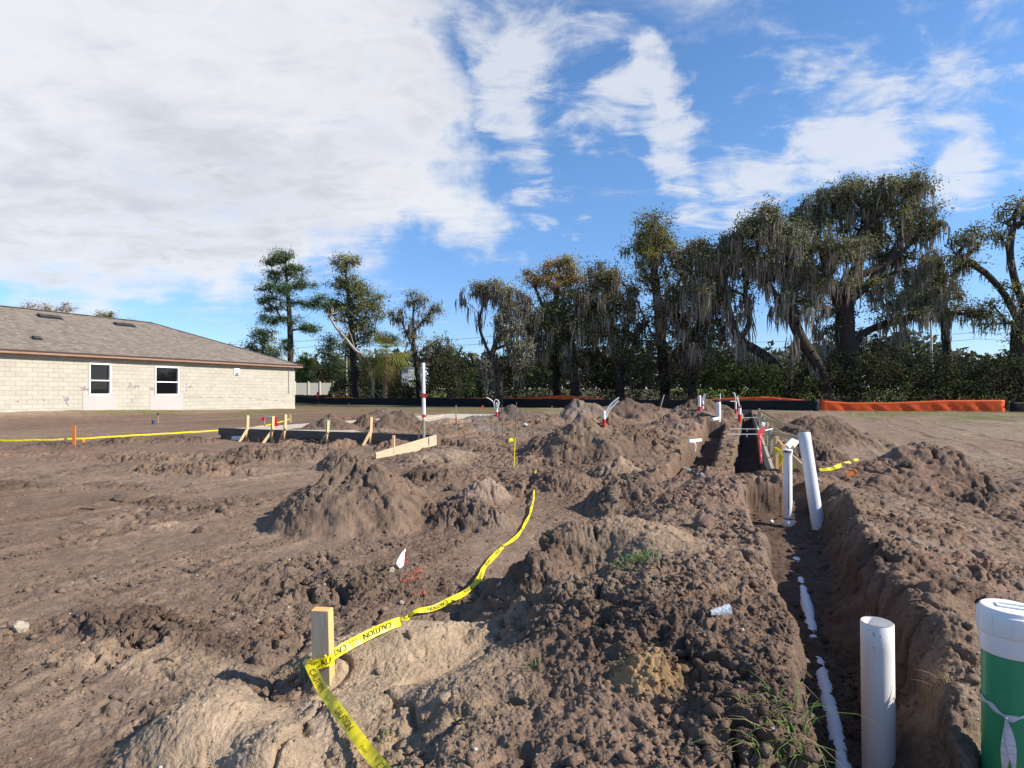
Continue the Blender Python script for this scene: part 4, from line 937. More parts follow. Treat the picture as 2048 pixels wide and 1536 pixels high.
# the giant oak and its neighbours
tree('live_oak', 'giant live oak draped in grey moss, tallest and widest of the trees', 'tree', 46,
     [[(1702, 795), (1700, 730), (1690, 660), (1696, 590), (1715, 520), (1730, 450), (1735, 400)], [(1694, 640), (1660, 560), (1640, 490), (1625, 430)], [(1700, 610), (1745, 560), (1790, 500), (1820, 430), (1835, 370)],
      [(1694, 700), (1740, 660), (1800, 640), (1860, 622), (1925, 628)], [(1700, 740), (1660, 700), (1630, 650)], [(1705, 690), (1750, 690), (1800, 665)], [(1720, 560), (1770, 530), (1830, 480), (1870, 440)]],
     [(1700, 395, 60, 42, 0, 46), (1640, 425, 55, 48, 1, 34), (1790, 395, 60, 45, -1, 42), (1835, 372, 26, 26, 0, 12), (1840, 450, 48, 42, 0, 30), (1745, 470, 75, 48, 2, 44), (1680, 500, 70, 40, -2, 30), (1800, 530, 65, 40, 1, 26), (1630, 570, 55, 45, 0, 22),
      (1730, 570, 60, 40, 0, 20), (1850, 600, 70, 30, 0, 26), (1790, 620, 60, 30, -1, 16), (1930, 625, 45, 18, 0, 12), (1660, 640, 50, 30, 1, 10), (1600, 440, 20, 20, 0, 8)],
     OAK, 80, .25, .5, .8, 2700, seed=3, group=G_OAK, col2=OAKG, mlen=(.5, 2.2))
tree('live_oak', 'mossy oak with a trunk leaning hard to the right base, crown bowed over', 'tree', 45,
     [[(1570, 792), (1555, 735), (1520, 705), (1480, 680), (1462, 640), (1450, 590), (1446, 540), (1452, 490)], [(1478, 680), (1500, 640), (1490, 590), (1500, 540)], [(1455, 610), (1425, 570), (1400, 530)]],
     [(1455, 500, 48, 40, 0, 30), (1405, 520, 40, 40, 0, 20), (1500, 525, 35, 45, 0, 16), (1440, 570, 50, 36, 1, 20), (1480, 600, 28, 40, 0, 8), (1395, 590, 35, 40, 0, 14)],
     OAK, 75, .24, .5, .36, 1000, seed=4, group=G_OAK, col2=BRN, mlen=(.6, 2.6))
tree('live_oak', 'mossy oak with two stems crossing, between the leaning oak and the giant oak', 'tree', 44,
     [[(1655, 795), (1640, 740), (1610, 690), (1590, 650), (1580, 600), (1562, 540), (1550, 480)], [(1575, 790, 1), (1580, 730), (1590, 670)], [(1585, 630), (1545, 580), (1510, 520)], [(1580, 600), (1615, 540), (1625, 480)], [(1600, 690), (1640, 650), (1650, 610)]],
     [(1550, 440, 42, 28, 0, 24), (1510, 470, 46, 36, 0, 24), (1590, 490, 50, 44, 0, 30), (1545, 530, 60, 36, 1, 26), (1620, 550, 35, 40, 0, 14), (1590, 600, 46, 36, 0, 14), (1525, 420, 20, 14, 0, 6)],
     OAK, 78, .24, .5, .42, 1400, seed=5, group=G_OAK, col2=OAKG, mlen=(.6, 2.4))
tree('live_oak', 'sparse light green oak at the far right edge with an arching bare limb', 'tree', 43,
     [[(2035, 795), (2036, 720), (2040, 650), (2062, 580), (2085, 500)], [(2040, 650), (2010, 590), (1970, 545), (1930, 520)], [(2044, 620), (2030, 560), (2020, 500), (2030, 440)], [(2050, 640), (2110, 600), (2160, 540)]],
     [(2035, 425, 38, 28, 0, 24), (1940, 480, 40, 28, 0, 22), (1925, 530, 36, 30, 0, 16), (1985, 470, 30, 20, 0, 10), (2010, 590, 34, 40, 0, 14), (2080, 430, 50, 40, 0, 26), (2110, 520, 60, 50, 0, 30), (1990, 640, 40, 30, 0, 10), (2035, 680, 30, 30, 0, 12), (2150, 480, 50, 60, 0, 20)],
     (.18, .18, .075), 40, .22, .5, .5, 420, seed=6, col2=YG, mlen=(.4, 1.2))
tree('live_oak', 'dark brownish oak crown between the giant oak and the light green one', 'tree', 50,
     [[(1900, 795), (1895, 720), (1890, 640), (1885, 570)]], [(1885, 520, 38, 40, 0, 26), (1870, 570, 45, 36, 0, 26), (1905, 600, 40, 36, 0, 18), (1850, 620, 30, 30, 0, 10)],
     (.15, .12, .05), 55, .24, .5, .35, 500, seed=7, group=G_OAK, col2=(.12, .10, .035), mlen=(.4, 1.4))
tree('live_oak', 'tall yellow green oak rising above the dark mossy mass left of the leaning oak', 'tree', 50,
     [[(1330, 795), (1325, 720), (1318, 640), (1310, 560), (1302, 480)], [(1322, 700), (1290, 640), (1270, 590)], [(1318, 640), (1360, 590), (1375, 540)]],
     [(1303, 455, 38, 34, 0, 30), (1285, 500, 42, 34, 0, 30), (1325, 510, 46, 40, 0, 34), (1300, 560, 60, 36, 0, 34), (1360, 560, 40, 36, 0, 20), (1330, 480, 22, 22, 0, 12)],
     YG, 68, .22, .5, .45, 500, seed=8, col2=(.10, .11, .045), mlen=(.4, 1.3))
tree('live_oak', 'dark mossy oak directly below and right of the tall yellow green crown', 'tree', 47,
     [[(1385, 795), (1375, 720), (1360, 650), (1350, 600)], [(1372, 700), (1400, 640), (1420, 600)]], [(1350, 620, 60, 40, 0, 34), (1410, 600, 45, 50, 0, 26), (1380, 680, 60, 40, 0, 24), (1440, 660, 34, 40, 0, 12), (1390, 510, 30, 36, 0, 18)],
     (.095, .09, .045), 75, .24, .55, .4, 900, seed=9, group=G_OAK, col2=BRN, mlen=(.6, 2.0))
tree('live_oak', 'dark mossy oak in the middle of the treeline right of the orange tinted crown', 'tree', 49,
     [[(1240, 795), (1235, 720), (1220, 640), (1205, 570)], [(1232, 700), (1260, 640), (1265, 600)], [(1225, 660), (1190, 620), (1170, 590)]],
     [(1205, 550, 45, 30, 0, 30), (1180, 590, 45, 40, 0, 26), (1240, 600, 45, 45, 0, 30), (1210, 660, 60, 45, 0, 30), (1270, 660, 50, 40, 0, 20), (1255, 720, 50, 40, 0, 14)],
     OAK, 75, .24, .55, .4, 1100, seed=10, group=G_OAK, col2=BRN, mlen=(.6, 2.0))
tree('maple', 'broad crown tinted orange and green rising behind the leftmost mossy oak', 'tree', 54,
     [[(1115, 795), (1112, 720), (1110, 640), (1115, 570)], [(1110, 660), (1080, 600), (1065, 560)]], [(1120, 530, 42, 24, 0, 30), (1075, 555, 32, 22, 0, 20), (1110, 575, 55, 30, 0, 34), (1150, 560, 28, 26, 0, 16), (1105, 640, 50, 44, 0, 30)],
     (.26, .23, .08), 70, .22, .5, .4, 250, seed=11, col2=(.42, .21, .07), mlen=(.3, .9))
tree('live_oak', 'dark mossy oak with a low hanging crown below the orange tinted one', 'tree', 50,
     [[(1150, 795), (1145, 720), (1135, 660), (1125, 610)], [(1140, 690), (1100, 650), (1075, 620)]], [(1110, 625, 60, 36, 0, 36), (1160, 640, 44, 44, 0, 30), (1090, 680, 55, 45, 0, 30), (1150, 710, 50, 40, 0, 20), (1060, 640, 34, 30, 0, 14)],
     OAK, 75, .24, .55, .4, 1050, seed=12, group=G_OAK, col2=(.08, .095, .03), mlen=(.6, 2.0))
tree('live_oak', 'leftmost mossy oak with a thin limb arching up at its left side', 'tree', 48,
     [[(1000, 795), (998, 740), (975, 700), (960, 660), (955, 625), (938, 608), (924, 596), (926, 575)], [(985, 715), (1000, 660), (1010, 610), (1015, 580)], [(958, 640), (968, 600), (962, 575)], [(995, 690), (1040, 650), (1055, 610)]],
     [(955, 575, 24, 14, 0, 12), (1000, 582, 34, 20, 0, 22), (1035, 605, 30, 26, 0, 18), (1020, 660, 40, 40, 0, 20), (975, 735, 26, 26, 0, 10), (1035, 710, 40, 45, 0, 24), (1000, 620, 28, 22, 0, 8)],
     OAKG, 50, .22, .42, .3, 800, seed=13, group=G_OAK, mlen=(.4, 2.0), mosscol=(.23, .205, .175))
# the pines, palm and mixed trees left of the middle
def pine():
    tr_ = [[(577, 790), (581, 720), (580, 650), (576, 590), (572, 540), (570, 505)]]
    lb = [(568, 512, 26, 13, 0, 12), (545, 527, 18, 10, 0, 8), (590, 540, 24, 13, 0, 11), (560, 550, 26, 12, 1, 11), (545, 575, 26, 13, 0, 11), (600, 570, 28, 13, 0, 13), (575, 580, 26, 12, -1, 9), (540, 600, 26, 10, 0, 9), (585, 605, 24, 9, 0, 6), (618, 610, 22, 9, 0, 7), (552, 618, 24, 8, 0, 6), (640, 600, 16, 9, 0, 5), (540, 640, 28, 9, 0, 10), (580, 642, 28, 8, 0, 6), (618, 655, 28, 10, 0, 11), (575, 690, 12, 18, 0, 7)]
    return tree('pine_tree', 'tall slender pine with tufted flat branches beside the house roof', 'tree', 60, tr_, lb, PINE, 95, .34, .42, .3, 0, seed=20, leafm=M_NEEDLE, col2=(.075, .11, .04), wand=.2, aspect=.16)
pine()
tree('bushy_tree', 'small rounded yellowish green tree left of the tall pine', 'tree', 66, [[(530, 795), (527, 740), (525, 700)]], [(525, 670, 26, 22, 0, 22), (508, 700, 26, 22, 0, 18), (545, 705, 24, 22, 0, 18), (525, 730, 40, 16, 0, 18)], (.2, .2, .06), 60, .26, .5, .25, 0, seed=21, col2=(.12, .15, .05))
tree('cedar_tree', 'tall dense grey green tree with a narrow top, right of the pine', 'tree', 62, [[(712, 795), (708, 720), (702, 650), (695, 580), (690, 520)]],
     [(690, 530, 24, 22, 0, 22), (690, 570, 36, 24, 0, 26), (665, 605, 32, 24, 0, 20), (725, 590, 38, 26, 0, 28), (700, 625, 50, 26, 0, 30), (745, 620, 34, 36, 0, 30), (735, 660, 46, 26, 0, 30), (700, 690, 40, 26, 0, 20)],
     (.12, .135, .06), 75, .24, .5, .38, 120, seed=22, col2=(.2, .19, .065))
tree('sapling_oak', 'thin twiggy mossy tree standing right of the palm', 'tree', 60, [[(838, 795), (835, 740), (828, 690), (826, 640), (830, 595)], [(830, 700), (810, 660), (800, 630)], [(828, 660), (855, 630), (868, 610)]],
     [(832, 595, 30, 18, 0, 18), (800, 620, 24, 24, 0, 14), (862, 620, 26, 18, 0, 16), (830, 650, 36, 30, 0, 20), (845, 700, 40, 30, 0, 20), (880, 690, 24, 18, 0, 10)], OAKG, 36, .2, .45, .26, 350, seed=23, mlen=(.4, 1.3), mosscol=(.21, .18, .15))
tree('dead_tree', 'leaning bleached bare snag in front of the dense tree, left of the palm', 'tree', 59, [[(746, 795), (745, 755), (735, 720), (710, 700), (690, 675), (672, 655), (655, 625)], [(705, 695), (702, 670), (695, 655)]], [(663, 630, 18, 16, 0, 12), (690, 665, 18, 14, 0, 8)], (.3, .22, .15), 12, .14, .3, .16, 0, seed=24, barkm=M_PALEBARK)
for (px, Yd, top, wd, col, lab, sd_) in ((660, 82, 668, 26, (.045, .068, .035), 'dark conical young pine seen between the tall pine and the dense tree', 25), (612, 84, 705, 34, (.11, .16, .04), 'bright green round tree low behind the vinyl fence', 26), (897, 66, 690, 34, (.085, .09, .045), 'low grey green tree filling the gap left of the leftmost mossy oak', 27),
                                    (642, 82, 735, 26, (.17, .13, .07), 'brownish twiggy shrub tree above the vinyl fence', 28), (462, 90, 690, 18, (.03, .045, .025), 'dark pine top just showing over the roof slope', 29), (942, 72, 735, 28, (.07, .13, .03), 'bright green bush behind the fence left of the leftmost mossy oak', 38)):
    tree('young_pine' if 'pine' in lab else 'shrub_tree', lab, 'tree', Yd, [[(px, 795), (px, 750), (px + 2, (top + 760) / 2), (px, top + 8)]], [(px, top + 14, wd * .45, 14, 0, 12), (px - 4, top + 36, wd * .8, 20, 0, 20), (px + 3, top + 62, wd, 20, 0, 22), (px, top + 84, wd, 16, 0, 14)], col, 60, .27, .5, .2, 0, seed=sd_)
# bare trees and green tops beyond the house roof
tree('bare_oak', 'pale leafless oak crown showing above the house roof ridge', 'tree', 78, [[(110, 790), (105, 700), (100, 660), (95, 630)], [(102, 670), (70, 630), (55, 615)], [(104, 670), (130, 630), (140, 615)]], [(60, 614, 18, 8, 0, 14), (95, 615, 24, 9, 0, 16), (132, 614, 26, 10, 0, 20), (110, 640, 40, 12, 0, 14)], (.36, .30, .24), 40, .15, .4, .5, 0, seed=30, barkm=M_PALEBARK)
for (px, top, Yd, lab, sd_) in ((212, 624, 80, 'yellow green tree top peeking over the ridge right of the bare oak', 31), (269, 640, 84, 'tiny green tree top over the ridge near the right roof vent', 32)):
    tree('oak', lab, 'tree', Yd, [[(px, 790), (px, 720), (px, top + 10)]], [(px, top + 9, 20 if px < 240 else 9, 7, 0, 14), (px, top + 26, 24, 14, 0, 14)], (.16, .15, .05), 50, .25, .5, .3, 0, seed=sd_)
# cabbage palm
def palm():
    Yd = 57; b = at(770, 795, Yd); b.z = gz(b.x, b.y); c = at(773, 712, Yd); root = empty('palm_tree', tuple(b), 'cabbage palm with drooping yellow green fronds and a bare trunk', 'tree'); g = random.Random(3); gg = np.random.default_rng(4)
    m_ = MB(); pth = [b.lerp(c, i / 24) + Vector((.04 * math.sin(i), 0, 0)) for i in range(25)]; m_.tube(pth, [(.27 + .03 * (i % 2)) * (1 + .25 * (i > 20)) for i in range(25)], 10); m_.build('trunk', mat('palm_bark', (.26, .17, .11), .95, .1, noise=(5, .7), bump=(12, .8, .05)), root)
    for k in range(46):
        az = g.random() * 6.28; el = R(g.uniform(-75, 75)); ln = g.uniform(2.0, 3.1); d = Vector((math.cos(az) * math.cos(el), math.sin(az) * math.cos(el), math.sin(el))); p = c + Vector((0, 0, .3)); hub = p + d * ln * .55 + Vector((0, 0, -.25 if el > 0 else -.1))
        dead = el < -.75; Vv, Qv, Cv = [], [], []
        side = d.cross(Vector((0, 0, 1))).normalized(); up_ = side.cross(d)
        Vv += [p + side * .02, p - side * .02, hub - side * .015, hub + side * .015]; Qv.append((0, 1, 2, 3)); 
        for j in range(17):
            a = R(-85 + 170 * j / 16); t = d * math.cos(a) + side * math.sin(a); L1 = ln * .6 * g.uniform(.8, 1.1); q0 = hub; q1 = hub + t * L1 * .55 + up_ * .08; q2 = hub + t * L1 + Vector((0, 0, -.5 * L1)); w = t.cross(up_).normalized() * .035; n_ = len(Vv)
            Vv += [q0 - w * .4, q0 + w * .4, q1 + w, q1 - w, q2 + w * .1, q2 - w * .1]; Qv += [(n_, n_ + 1, n_ + 2, n_ + 3), (n_ + 3, n_ + 2, n_ + 4, n_ + 5)]
        base = np.array((.36, .26, .12)) if dead else np.array((.17, .19, .055)) * g.uniform(.7, 1.25) + np.array((.06, .03, 0)) * g.random()
        if k < 100: npmesh('frond', np.array([tuple(v - b) for v in Vv]), np.array(Qv), M_LEAF, root, base[None] * np.ones((len(Vv), 1)))
palm()
# undergrowth: a continuous thicket nobody could count
def thicket(name, label, prof, Yf, depth, n, size, cols, seed, sc=1.0):
    g = np.random.default_rng(seed); px = g.uniform(prof[0][0], prof[-1][0], n); top = np.interp(px, [p[0] for p in prof], [p[1] for p in prof])
    Yd = np.array([Yf(p) for p in px]) + g.random(n) * depth; Xw = (px - CX) / F * Yd; u = g.random(n) ** .75
    lump = vn(Xw / 1.9, Yd / 1.9, 41) * .6 + vn(Xw / .8, Yd / .8, 42) * .25 + .35; zt = CAMZ - (top - HZ) / F * Yd; zg = base_z(Xw, Yd)
    zz = zg + (zt - zg) * np.clip(lump * 1.15 - .05, .22, 1.3) * u + .1; clump = vn(Xw / 1.3, zz / 1.0 + Yd, 43); keep = vn(Xw / .55, zz / .55 + Yd * .7, 44) > .36
    sel = vn(Xw / 4.2, Yd / 4.2, 45); ci = np.clip((sel * len(cols) * 1.3 - .15 * len(cols)).astype(int), 0, len(cols) - 1); cc = np.array(cols)[ci] * (.42 + .75 * clump)[:, None] * g.uniform(.6, 1.4, (n, 1))
    P = np.stack([Xw, Yd, zz], -1)[keep]; o = leaf_mesh(name, P, size * g.uniform(.5, 1.4, keep.sum()) * sc, np.clip(cc[keep], .01, .5), M_LEAF, None, g); return tag(o, label, kind='stuff')
FY = lambda p: float(np.interp(p, [a for a, b in FL], [b for a, b in FL]))
UP = [(590, 792), (655, 792), (674, 735), (700, 705), (740, 715), (790, 762), (850, 752), (870, 690), (900, 690), (940, 705), (960, 735), (1040, 690), (1080, 655), (1120, 640), (1200, 660), (1260, 640), (1340, 655), (1400, 650), (1440, 690), (1500, 700), (1560, 725), (1650, 715), (1720, 705), (1790, 690), (1840, 705), (1900, 720), (1960, 735), (2048, 715), (2300, 690)]
UG = [(.045, .05, .024), (.075, .08, .03), (.11, .09, .055), (.05, .06, .022), (.04, .042, .022), (.12, .10, .065), (.09, .12, .035), (.05, .055, .028)]
thicket('undergrowth', 'tangled dark green and brown thicket along the foot of the trees', UP, lambda p: FY(p) + 2.2, 9, 190000, .19, UG, 71)
thicket('weeds', 'low ragged weeds along the back of the site fences', [(590, 792), (1000, 788), (1640, 788), (2300, 786)], lambda p: FY(p) + 1.0, 2.2, 9000, .2, [(.10, .08, .05), (.06, .065, .028), (.15, .12, .08), (.05, .055, .025)], 72)
thicket('distant_treeline', 'hazy far line of trees behind the thicket', [(-900, 740), (0, 735), (560, 735), (620, 720), (700, 712), (900, 705), (960, 718), (1100, 700), (1450, 690), (1560, 700), (1740, 665), (1820, 655), (1900, 700), (1990, 715), (2048, 705), (2600, 690), (3200, 700)], lambda p: 112, 26, 90000, 1.45, [(.085, .095, .05), (.12, .11, .075), (.075, .10, .04), (.15, .125, .09)], 73)
# ------------------------------------------------------------------ pipes in the near trench
def polar(c, r, a, z_): return (c[0] + r * math.cos(a), c[1] + r * math.sin(a), z_)
M_GRIME = mat('dirt_smudge', (.30, .24, .19), .95, .1, noise=(40, .6))
c = at(1754, 1243, 2.47); o = empty('pvc_pipe', (c.x, c.y, gz(c.x, c.y)), 'open white pipe standing upright in the near trench, beside the green pipe', 'pipe')
MB().pipe((c.x + .012, c.y, -.5), (c.x, c.y, c.z), .066 * .95, .066 * .95 - .0055, 56, depth=.35).build('barrel', M_PVC, o)
m_ = MB(); g_ = random.Random(8)
def spot(m_, ang, z_, w, h, r, cc): 
    k = 7; V_ = []
    for q in range(k): 
        a = 2 * math.pi * q / k; V_.append(polar((cc[0] + .012 * (cc[2] - z_) / max(cc[2], .1), cc[1]), r, ang + math.cos(a) * w / r * g_.uniform(.6, 1.2), z_ + math.sin(a) * h * g_.uniform(.6, 1.2)))
    m_.add(V_, [tuple(range(k))])
camang = math.atan2(-c.y, -c.x)
for i in range(46): spot(m_, camang + g_.choice((-.22, -.26, -.18)) + g_.gauss(0, .04), c.z - .03 - g_.random() * .55, g_.uniform(.0008, .0025), g_.uniform(.002, .009), .0636, c)
for i in range(16): spot(m_, camang + g_.uniform(-1.2, 1.1), c.z - g_.random() * .6, g_.uniform(.0008, .003), g_.uniform(.001, .004), .0636, c)
m_.build('smudges', M_GRIME, o)
# capped pipe and leaning pipe
c = at(1575, 899, 6.3); b = at(1576, 1046, 6.3); o = empty('capped_pipe', tuple(b), 'thin white capped pipe standing upright in the trench, left of the leaning pipe', 'pipe')
r = .046
MB().tube([(b.x, b.y, b.z - .1), (c.x, c.y, c.z - .03)], r, 40).build('barrel', M_PVC, o)
MB().lathe([(r + .006, -.045), (r + .007, -.006), (r + .001, .002), (0, .003)], (c.x, c.y, c.z), 40, sm=True).build('cap', M_PVC, o)
ca_ = math.atan2(-b.y, -b.x)
m_ = MB(); m_.lathe([(r + .0015, .0), (r + .0015, .012)], (b.x, b.y, b.z + .045), 40)
for a0, w0, z0_, z1_ in ((.12, .0025, .16, .66), (.06, .0015, .1, .5)): m_.add([polar(b, r + .0012, ca_ + a0 - w0 / r, b.z + z0_), polar(b, r + .0012, ca_ + a0 + w0 / r, b.z + z0_), polar(b, r + .0012, ca_ + a0 + w0 / r, b.z + z1_), polar(b, r + .0012, ca_ + a0 - w0 / r, b.z + z1_)], [(0, 1, 2, 3)])
for k in range(26): 
    a0 = ca_ - .9 + k * .07; m_.add([polar(c, r + .0078, a0, c.z - .03 - .01 * math.sin(k)), polar(c, r + .0078, a0 + .075, c.z - .03 - .01 * math.sin(k + 1)), polar(c, r + .0078, a0 + .075, c.z - .012), polar(c, r + .0078, a0, c.z - .012)], [(0, 1, 2, 3)])
m_.build('print_line', M_INK, o)
MB().lathe([(r + .001, -.06), (r + .009, -.055), (r + .009, .03), (r + .001, .034)], tuple(b), 40, sm=True).build('coupling', M_PVC, o)
a, b = at(1640, 1078, 6.15), at(1608, 866, 6.45); o = empty('leaning_pipe', tuple(a), 'thick grey white pipe leaning to the left in the trench', 'pipe')
dd = (b - a).normalized(); k1 = a + dd * .16
MB().pipe(k1, b, .064, .058, 48, depth=.3).build('barrel', M_PVCG, o)
m_ = MB(); x_ = Vector((1, 0, 0)) - dd * dd.x; x_.normalize(); y_ = dd.cross(x_)
top_ = [k1 + x_ * .064 * math.cos(t) + y_ * .064 * math.sin(t) for t in np.linspace(0, 6.2832, 25)[:-1]]; lowr = [a - dd * .12 + x_ * (.03 * math.cos(t) - .02) + y_ * .05 * math.sin(t) for t in np.linspace(0, 6.2832, 25)[:-1]]
m_.add(top_ + lowr, [(i, (i + 1) % 24, 24 + (i + 1) % 24, 24 + i) for i in range(24)], 0, True); m_.build('cut_end', M_PVCG, o)
# pipe showing through the trench floor
M_TP = mat('buried_white_pipe', (.8, .79, .8), .5, .4, noise=(25, .3), col2=(.6, .55, .5))
pth = []
for i in range(40):
    y_ = 1.8 + i * .09; x_ = cA(y_); pth.append(Vector((x_, y_, 0)))
zs = [gz(p.x, p.y) for p in pth]; zl = np.polyfit(range(len(zs)), zs, 1); MBp = MB()
MBp.tube([(p.x, p.y, float(np.interp(p.y, [2.3, 3.3, 5.0, 6.3], [-.25, -.2, -.1, -.02])) - .037 + .013 * math.sin(i * .45 + 1.6) + .005 * math.sin(i * 2.1)) for i, p in enumerate(pth)], .045, 20); o = MBp.build('trench_pipe', M_TP); tag(o, 'half buried white pipe running along the floor of the near trench', 'pipe')
# green sewer pipe with white cleanout cap
Yg = 2.07; c = at(2019, 1213, Yg); cx_, cy_, ztop = c.x, c.y, c.z; rg_ = .080
o = empty('green_pipe', (cx_, cy_, gz(cx_, cy_)), 'green sewer pipe with a white screw cap and a tied plastic ribbon', 'pipe')
MB().lathe([(rg_, -1.3), (rg_, -.1)], (cx_, cy_, ztop), 96, sm=True).build('barrel', M_GREEN, o)
cp = MB(); cp.lathe([(rg_ + .0005, -.162), (rg_ + .0055, -.161), (rg_ + .007, -.158), (rg_ + .007, -.092)], (cx_, cy_, ztop), 96, sm=True); cp.lathe([(rg_ + .007, -.092), (rg_ + .0125, -.090), (rg_ + .0145, -.086), (rg_ + .0145, -.020), (rg_ + .013, -.0165), (rg_ + .005, -.016)], (cx_, cy_, ztop), 96, sm=True)
for k in range(10):
    a_ = k * math.pi / 5 + .34; cp.box((cx_ + (rg_ + .0145) * math.cos(a_), cy_ + (rg_ + .0145) * math.sin(a_), ztop - .053), (.003, .0025, .064), Matrix.Rotation(a_, 3, 'Z'))
adp = cp.build('adapter', M_WHITE, o)
ld = MB(); ld.lathe([(rg_ + .006, -.018), (rg_ + .0075, -.014), (rg_ + .0055, -.0105), (rg_ + .0055, -.0085), (rg_ + .005, -.002), (rg_ + .003, 0), (rg_ - .006, .0005), (0, .0)], (cx_, cy_, ztop), 96, sm=True)
ld.build('lid', M_WHITE, o)
rc = MB(); rot = Matrix.Rotation(-.55, 3, 'Z')
for (ox, oy, sx, sy) in ((0, .022, .094, .005), (0, -.022, .094, .005), (-.045, 0, .005, .039), (.045, 0, .005, .039)): p = rot @ Vector((ox + .01, oy, 0)); rc.box((cx_ + p.x, cy_ + p.y, ztop + .003), (sx, sy, .006), rot)
rc.build('lid_recess', M_WHITE, o)
M_RIB = mat('silvery_ribbon', (.72, .74, .78), .25, .6, noise=(30, .7), col2=(.32, .42, .5), stretch=(1, 1, 4))
rb_ = MB(); ca_ = math.atan2(-cy_, -cx_); ring = []
def ztie(q): return ztop - .455 - .10 * math.sin((q - .0) * .9) if False else ztop - .43 - .055 * q
Vr = []
for i in range(73):
    q = -math.pi + 2 * math.pi * i / 72; zz_ = ztop - .340 - .028 * math.exp(-((q - .0) / .5) ** 2); wv = .009 + .004 * math.sin(i * .9)
    for s_ in (-1, 1): Vr.append(polar((cx_, cy_), rg_ + .003 + .001 * s_, ca_ + q, zz_ + s_ * wv))
rb_.add(Vr, [(2 * i, 2 * i + 2, 2 * i + 3, 2 * i + 1) for i in range(72)], 0, True)
ka = ca_ - .1; kp = Vector(polar((cx_, cy_), rg_ + .009, ka, ztop - .366)); rb_.box(kp, (.013, .013, .012), Matrix.Rotation(.5, 3, 'Y'), bev=.005)
for sgn, ln in ((-.05, .45), (.28, .42)):
    Vr = []
    for i in range(26):
        t_ = i / 25; a_ = ka + sgn * min(1, t_ * 2.2) + .03 * math.sin(t_ * 9); tw = math.sin(t_ * 11 + sgn * 20) * .005 + .007
        zz_ = ztop - .366 - ln * t_
        Vr += [polar((cx_, cy_), rg_ + .006 + .008 * math.sin(t_ * 7), a_ - tw / rg_, zz_), polar((cx_, cy_), rg_ + .012 - .006 * math.sin(t_ * 7), a_ + tw / rg_, zz_ - .004)]
    rb_.add(Vr, [(2 * i, 2 * i + 1, 2 * i + 3, 2 * i + 2) for i in range(25)], 0, True)
rb_.build('ribbon', M_RIB, o)

# ------------------------------------------------------------------ caution tape
def ribbon(root, ctrl, width, word, t0, gap, size, small=None, name='ribbon', side=0.0, wvar=0.0):
    """ctrl: list of (point, width vector); letters ride 2 mm off the cloth, tops towards the width vector"""
    P = smooth_line([p for p, w in ctrl], .012); Wv = smooth_line([w for p, w in ctrl], 1e9)
    nC = len(ctrl); cum = [0.0]
    for i in range(1, len(P)): cum.append(cum[-1] + (P[i] - P[i - 1]).length)
    cl = [min(range(len(P)), key=lambda k, q=p: (P[k] - q).length) for p, w in ctrl]
    def wat(i):
        for k in range(nC - 1):
            if cl[k] <= i <= cl[k + 1] and cl[k + 1] > cl[k]:
                f = (i - cl[k]) / (cl[k + 1] - cl[k]); f = f * f * (3 - 2 * f); return ctrl[k][1].lerp(ctrl[k + 1][1], f)
        return ctrl[-1][1]
    Ws = []
    for i in range(len(P)):
        t = (P[min(i + 1, len(P) - 1)] - P[max(i - 1, 0)]).normalized(); w = wat(i); w = w - t * w.dot(t); Ws.append(w.normalized())
    Ns = [((P[min(i + 1, len(P) - 1)] - P[max(i - 1, 0)]).normalized()).cross(Ws[i]).normalized() for i in range(len(P))]
    V_ = []; crk = [.0016 * math.sin(i * 1.9) + .003 * math.sin(i * .37 + 1) + .002 * math.sin(i * .83) for i in range(len(P))]
    for i in range(len(P)):
        for k, s_ in enumerate((-.5, -.17, .17, .5)): V_.append(P[i] + Ws[i] * width * (1 - wvar * (.5 + .5 * math.sin(cum[i] * 11 + 1)) ** 2) * s_ + Ns[i] * (crk[i] * (1 if k in (1, 2) else .3) + .004 * (abs(s_) * 2) ** 2 * math.sin(i * .11)))
    m_ = MB(); m_.add(V_, [(4 * i + k, 4 * i + 4 + k, 4 * i + 5 + k, 4 * i + 1 + k) for i in range(len(P) - 1) for k in range(3)], 0, True)
    rb = m_.build(name, M_YEL, root)
    if not word: return cum[-1]
    lt = MB()
    def put(s, s0, sz, off):
        v, f = text2d(s, sz, .014); xs = [q[0] for q in v]; ln = max(xs) - min(xs)
        if s0 < 0 or s0 + ln > cum[-1]: 
            ok = [(s0 + x >= 0 and s0 + x <= cum[-1]) for x, y in v]; f = [q for q in f if all(ok[k] for k in q)]
        out = []
        for x, y in v:
            d = min(max(s0 + x, 0), cum[-1]); i = min(len(cum) - 2, max(0, int(np.searchsorted(cum, d)) - 1)); t = (d - cum[i]) / max(1e-6, cum[i + 1] - cum[i]); q = y + off
            p = P[i].lerp(P[i + 1], t) + Ws[i].lerp(Ws[i + 1], t) * q + Ns[i] * (.0035 + (crk[i] * (1 - t) + crk[i + 1] * t) + .004 * (abs(q / width) * 2) ** 2 * math.sin((i + t) * .11))
            out.append(p)
        lt.add(out, f); return ln
    s0 = t0
    while s0 < cum[-1]:
        ln = put(word, s0, size, -size * .36); s0 += ln + gap * .38
        if small: put(small, s0, size * .42, -size * .3)
        s0 += gap * .62
    if lt.v: lt.build('lettering', M_INK, rb)
    return cum[-1]
stk = at(641, 1382, 2.68); stk.z = gz(stk.x, stk.y) 
def gp(px, py, lift): p = hit(px, py); d = (Vector((0, 0, CAMZ)) - p).normalized(); return p + Vector((0, 0, lift * .4)) + d * lift * .6
def wv(T, al):             # width vector: left of the run, tilted by al
    l_ = Vector((-T.y, T.x, 0)).normalized(); return l_ * math.cos(al) + Vector((0, 0, 1)) * math.sin(al)
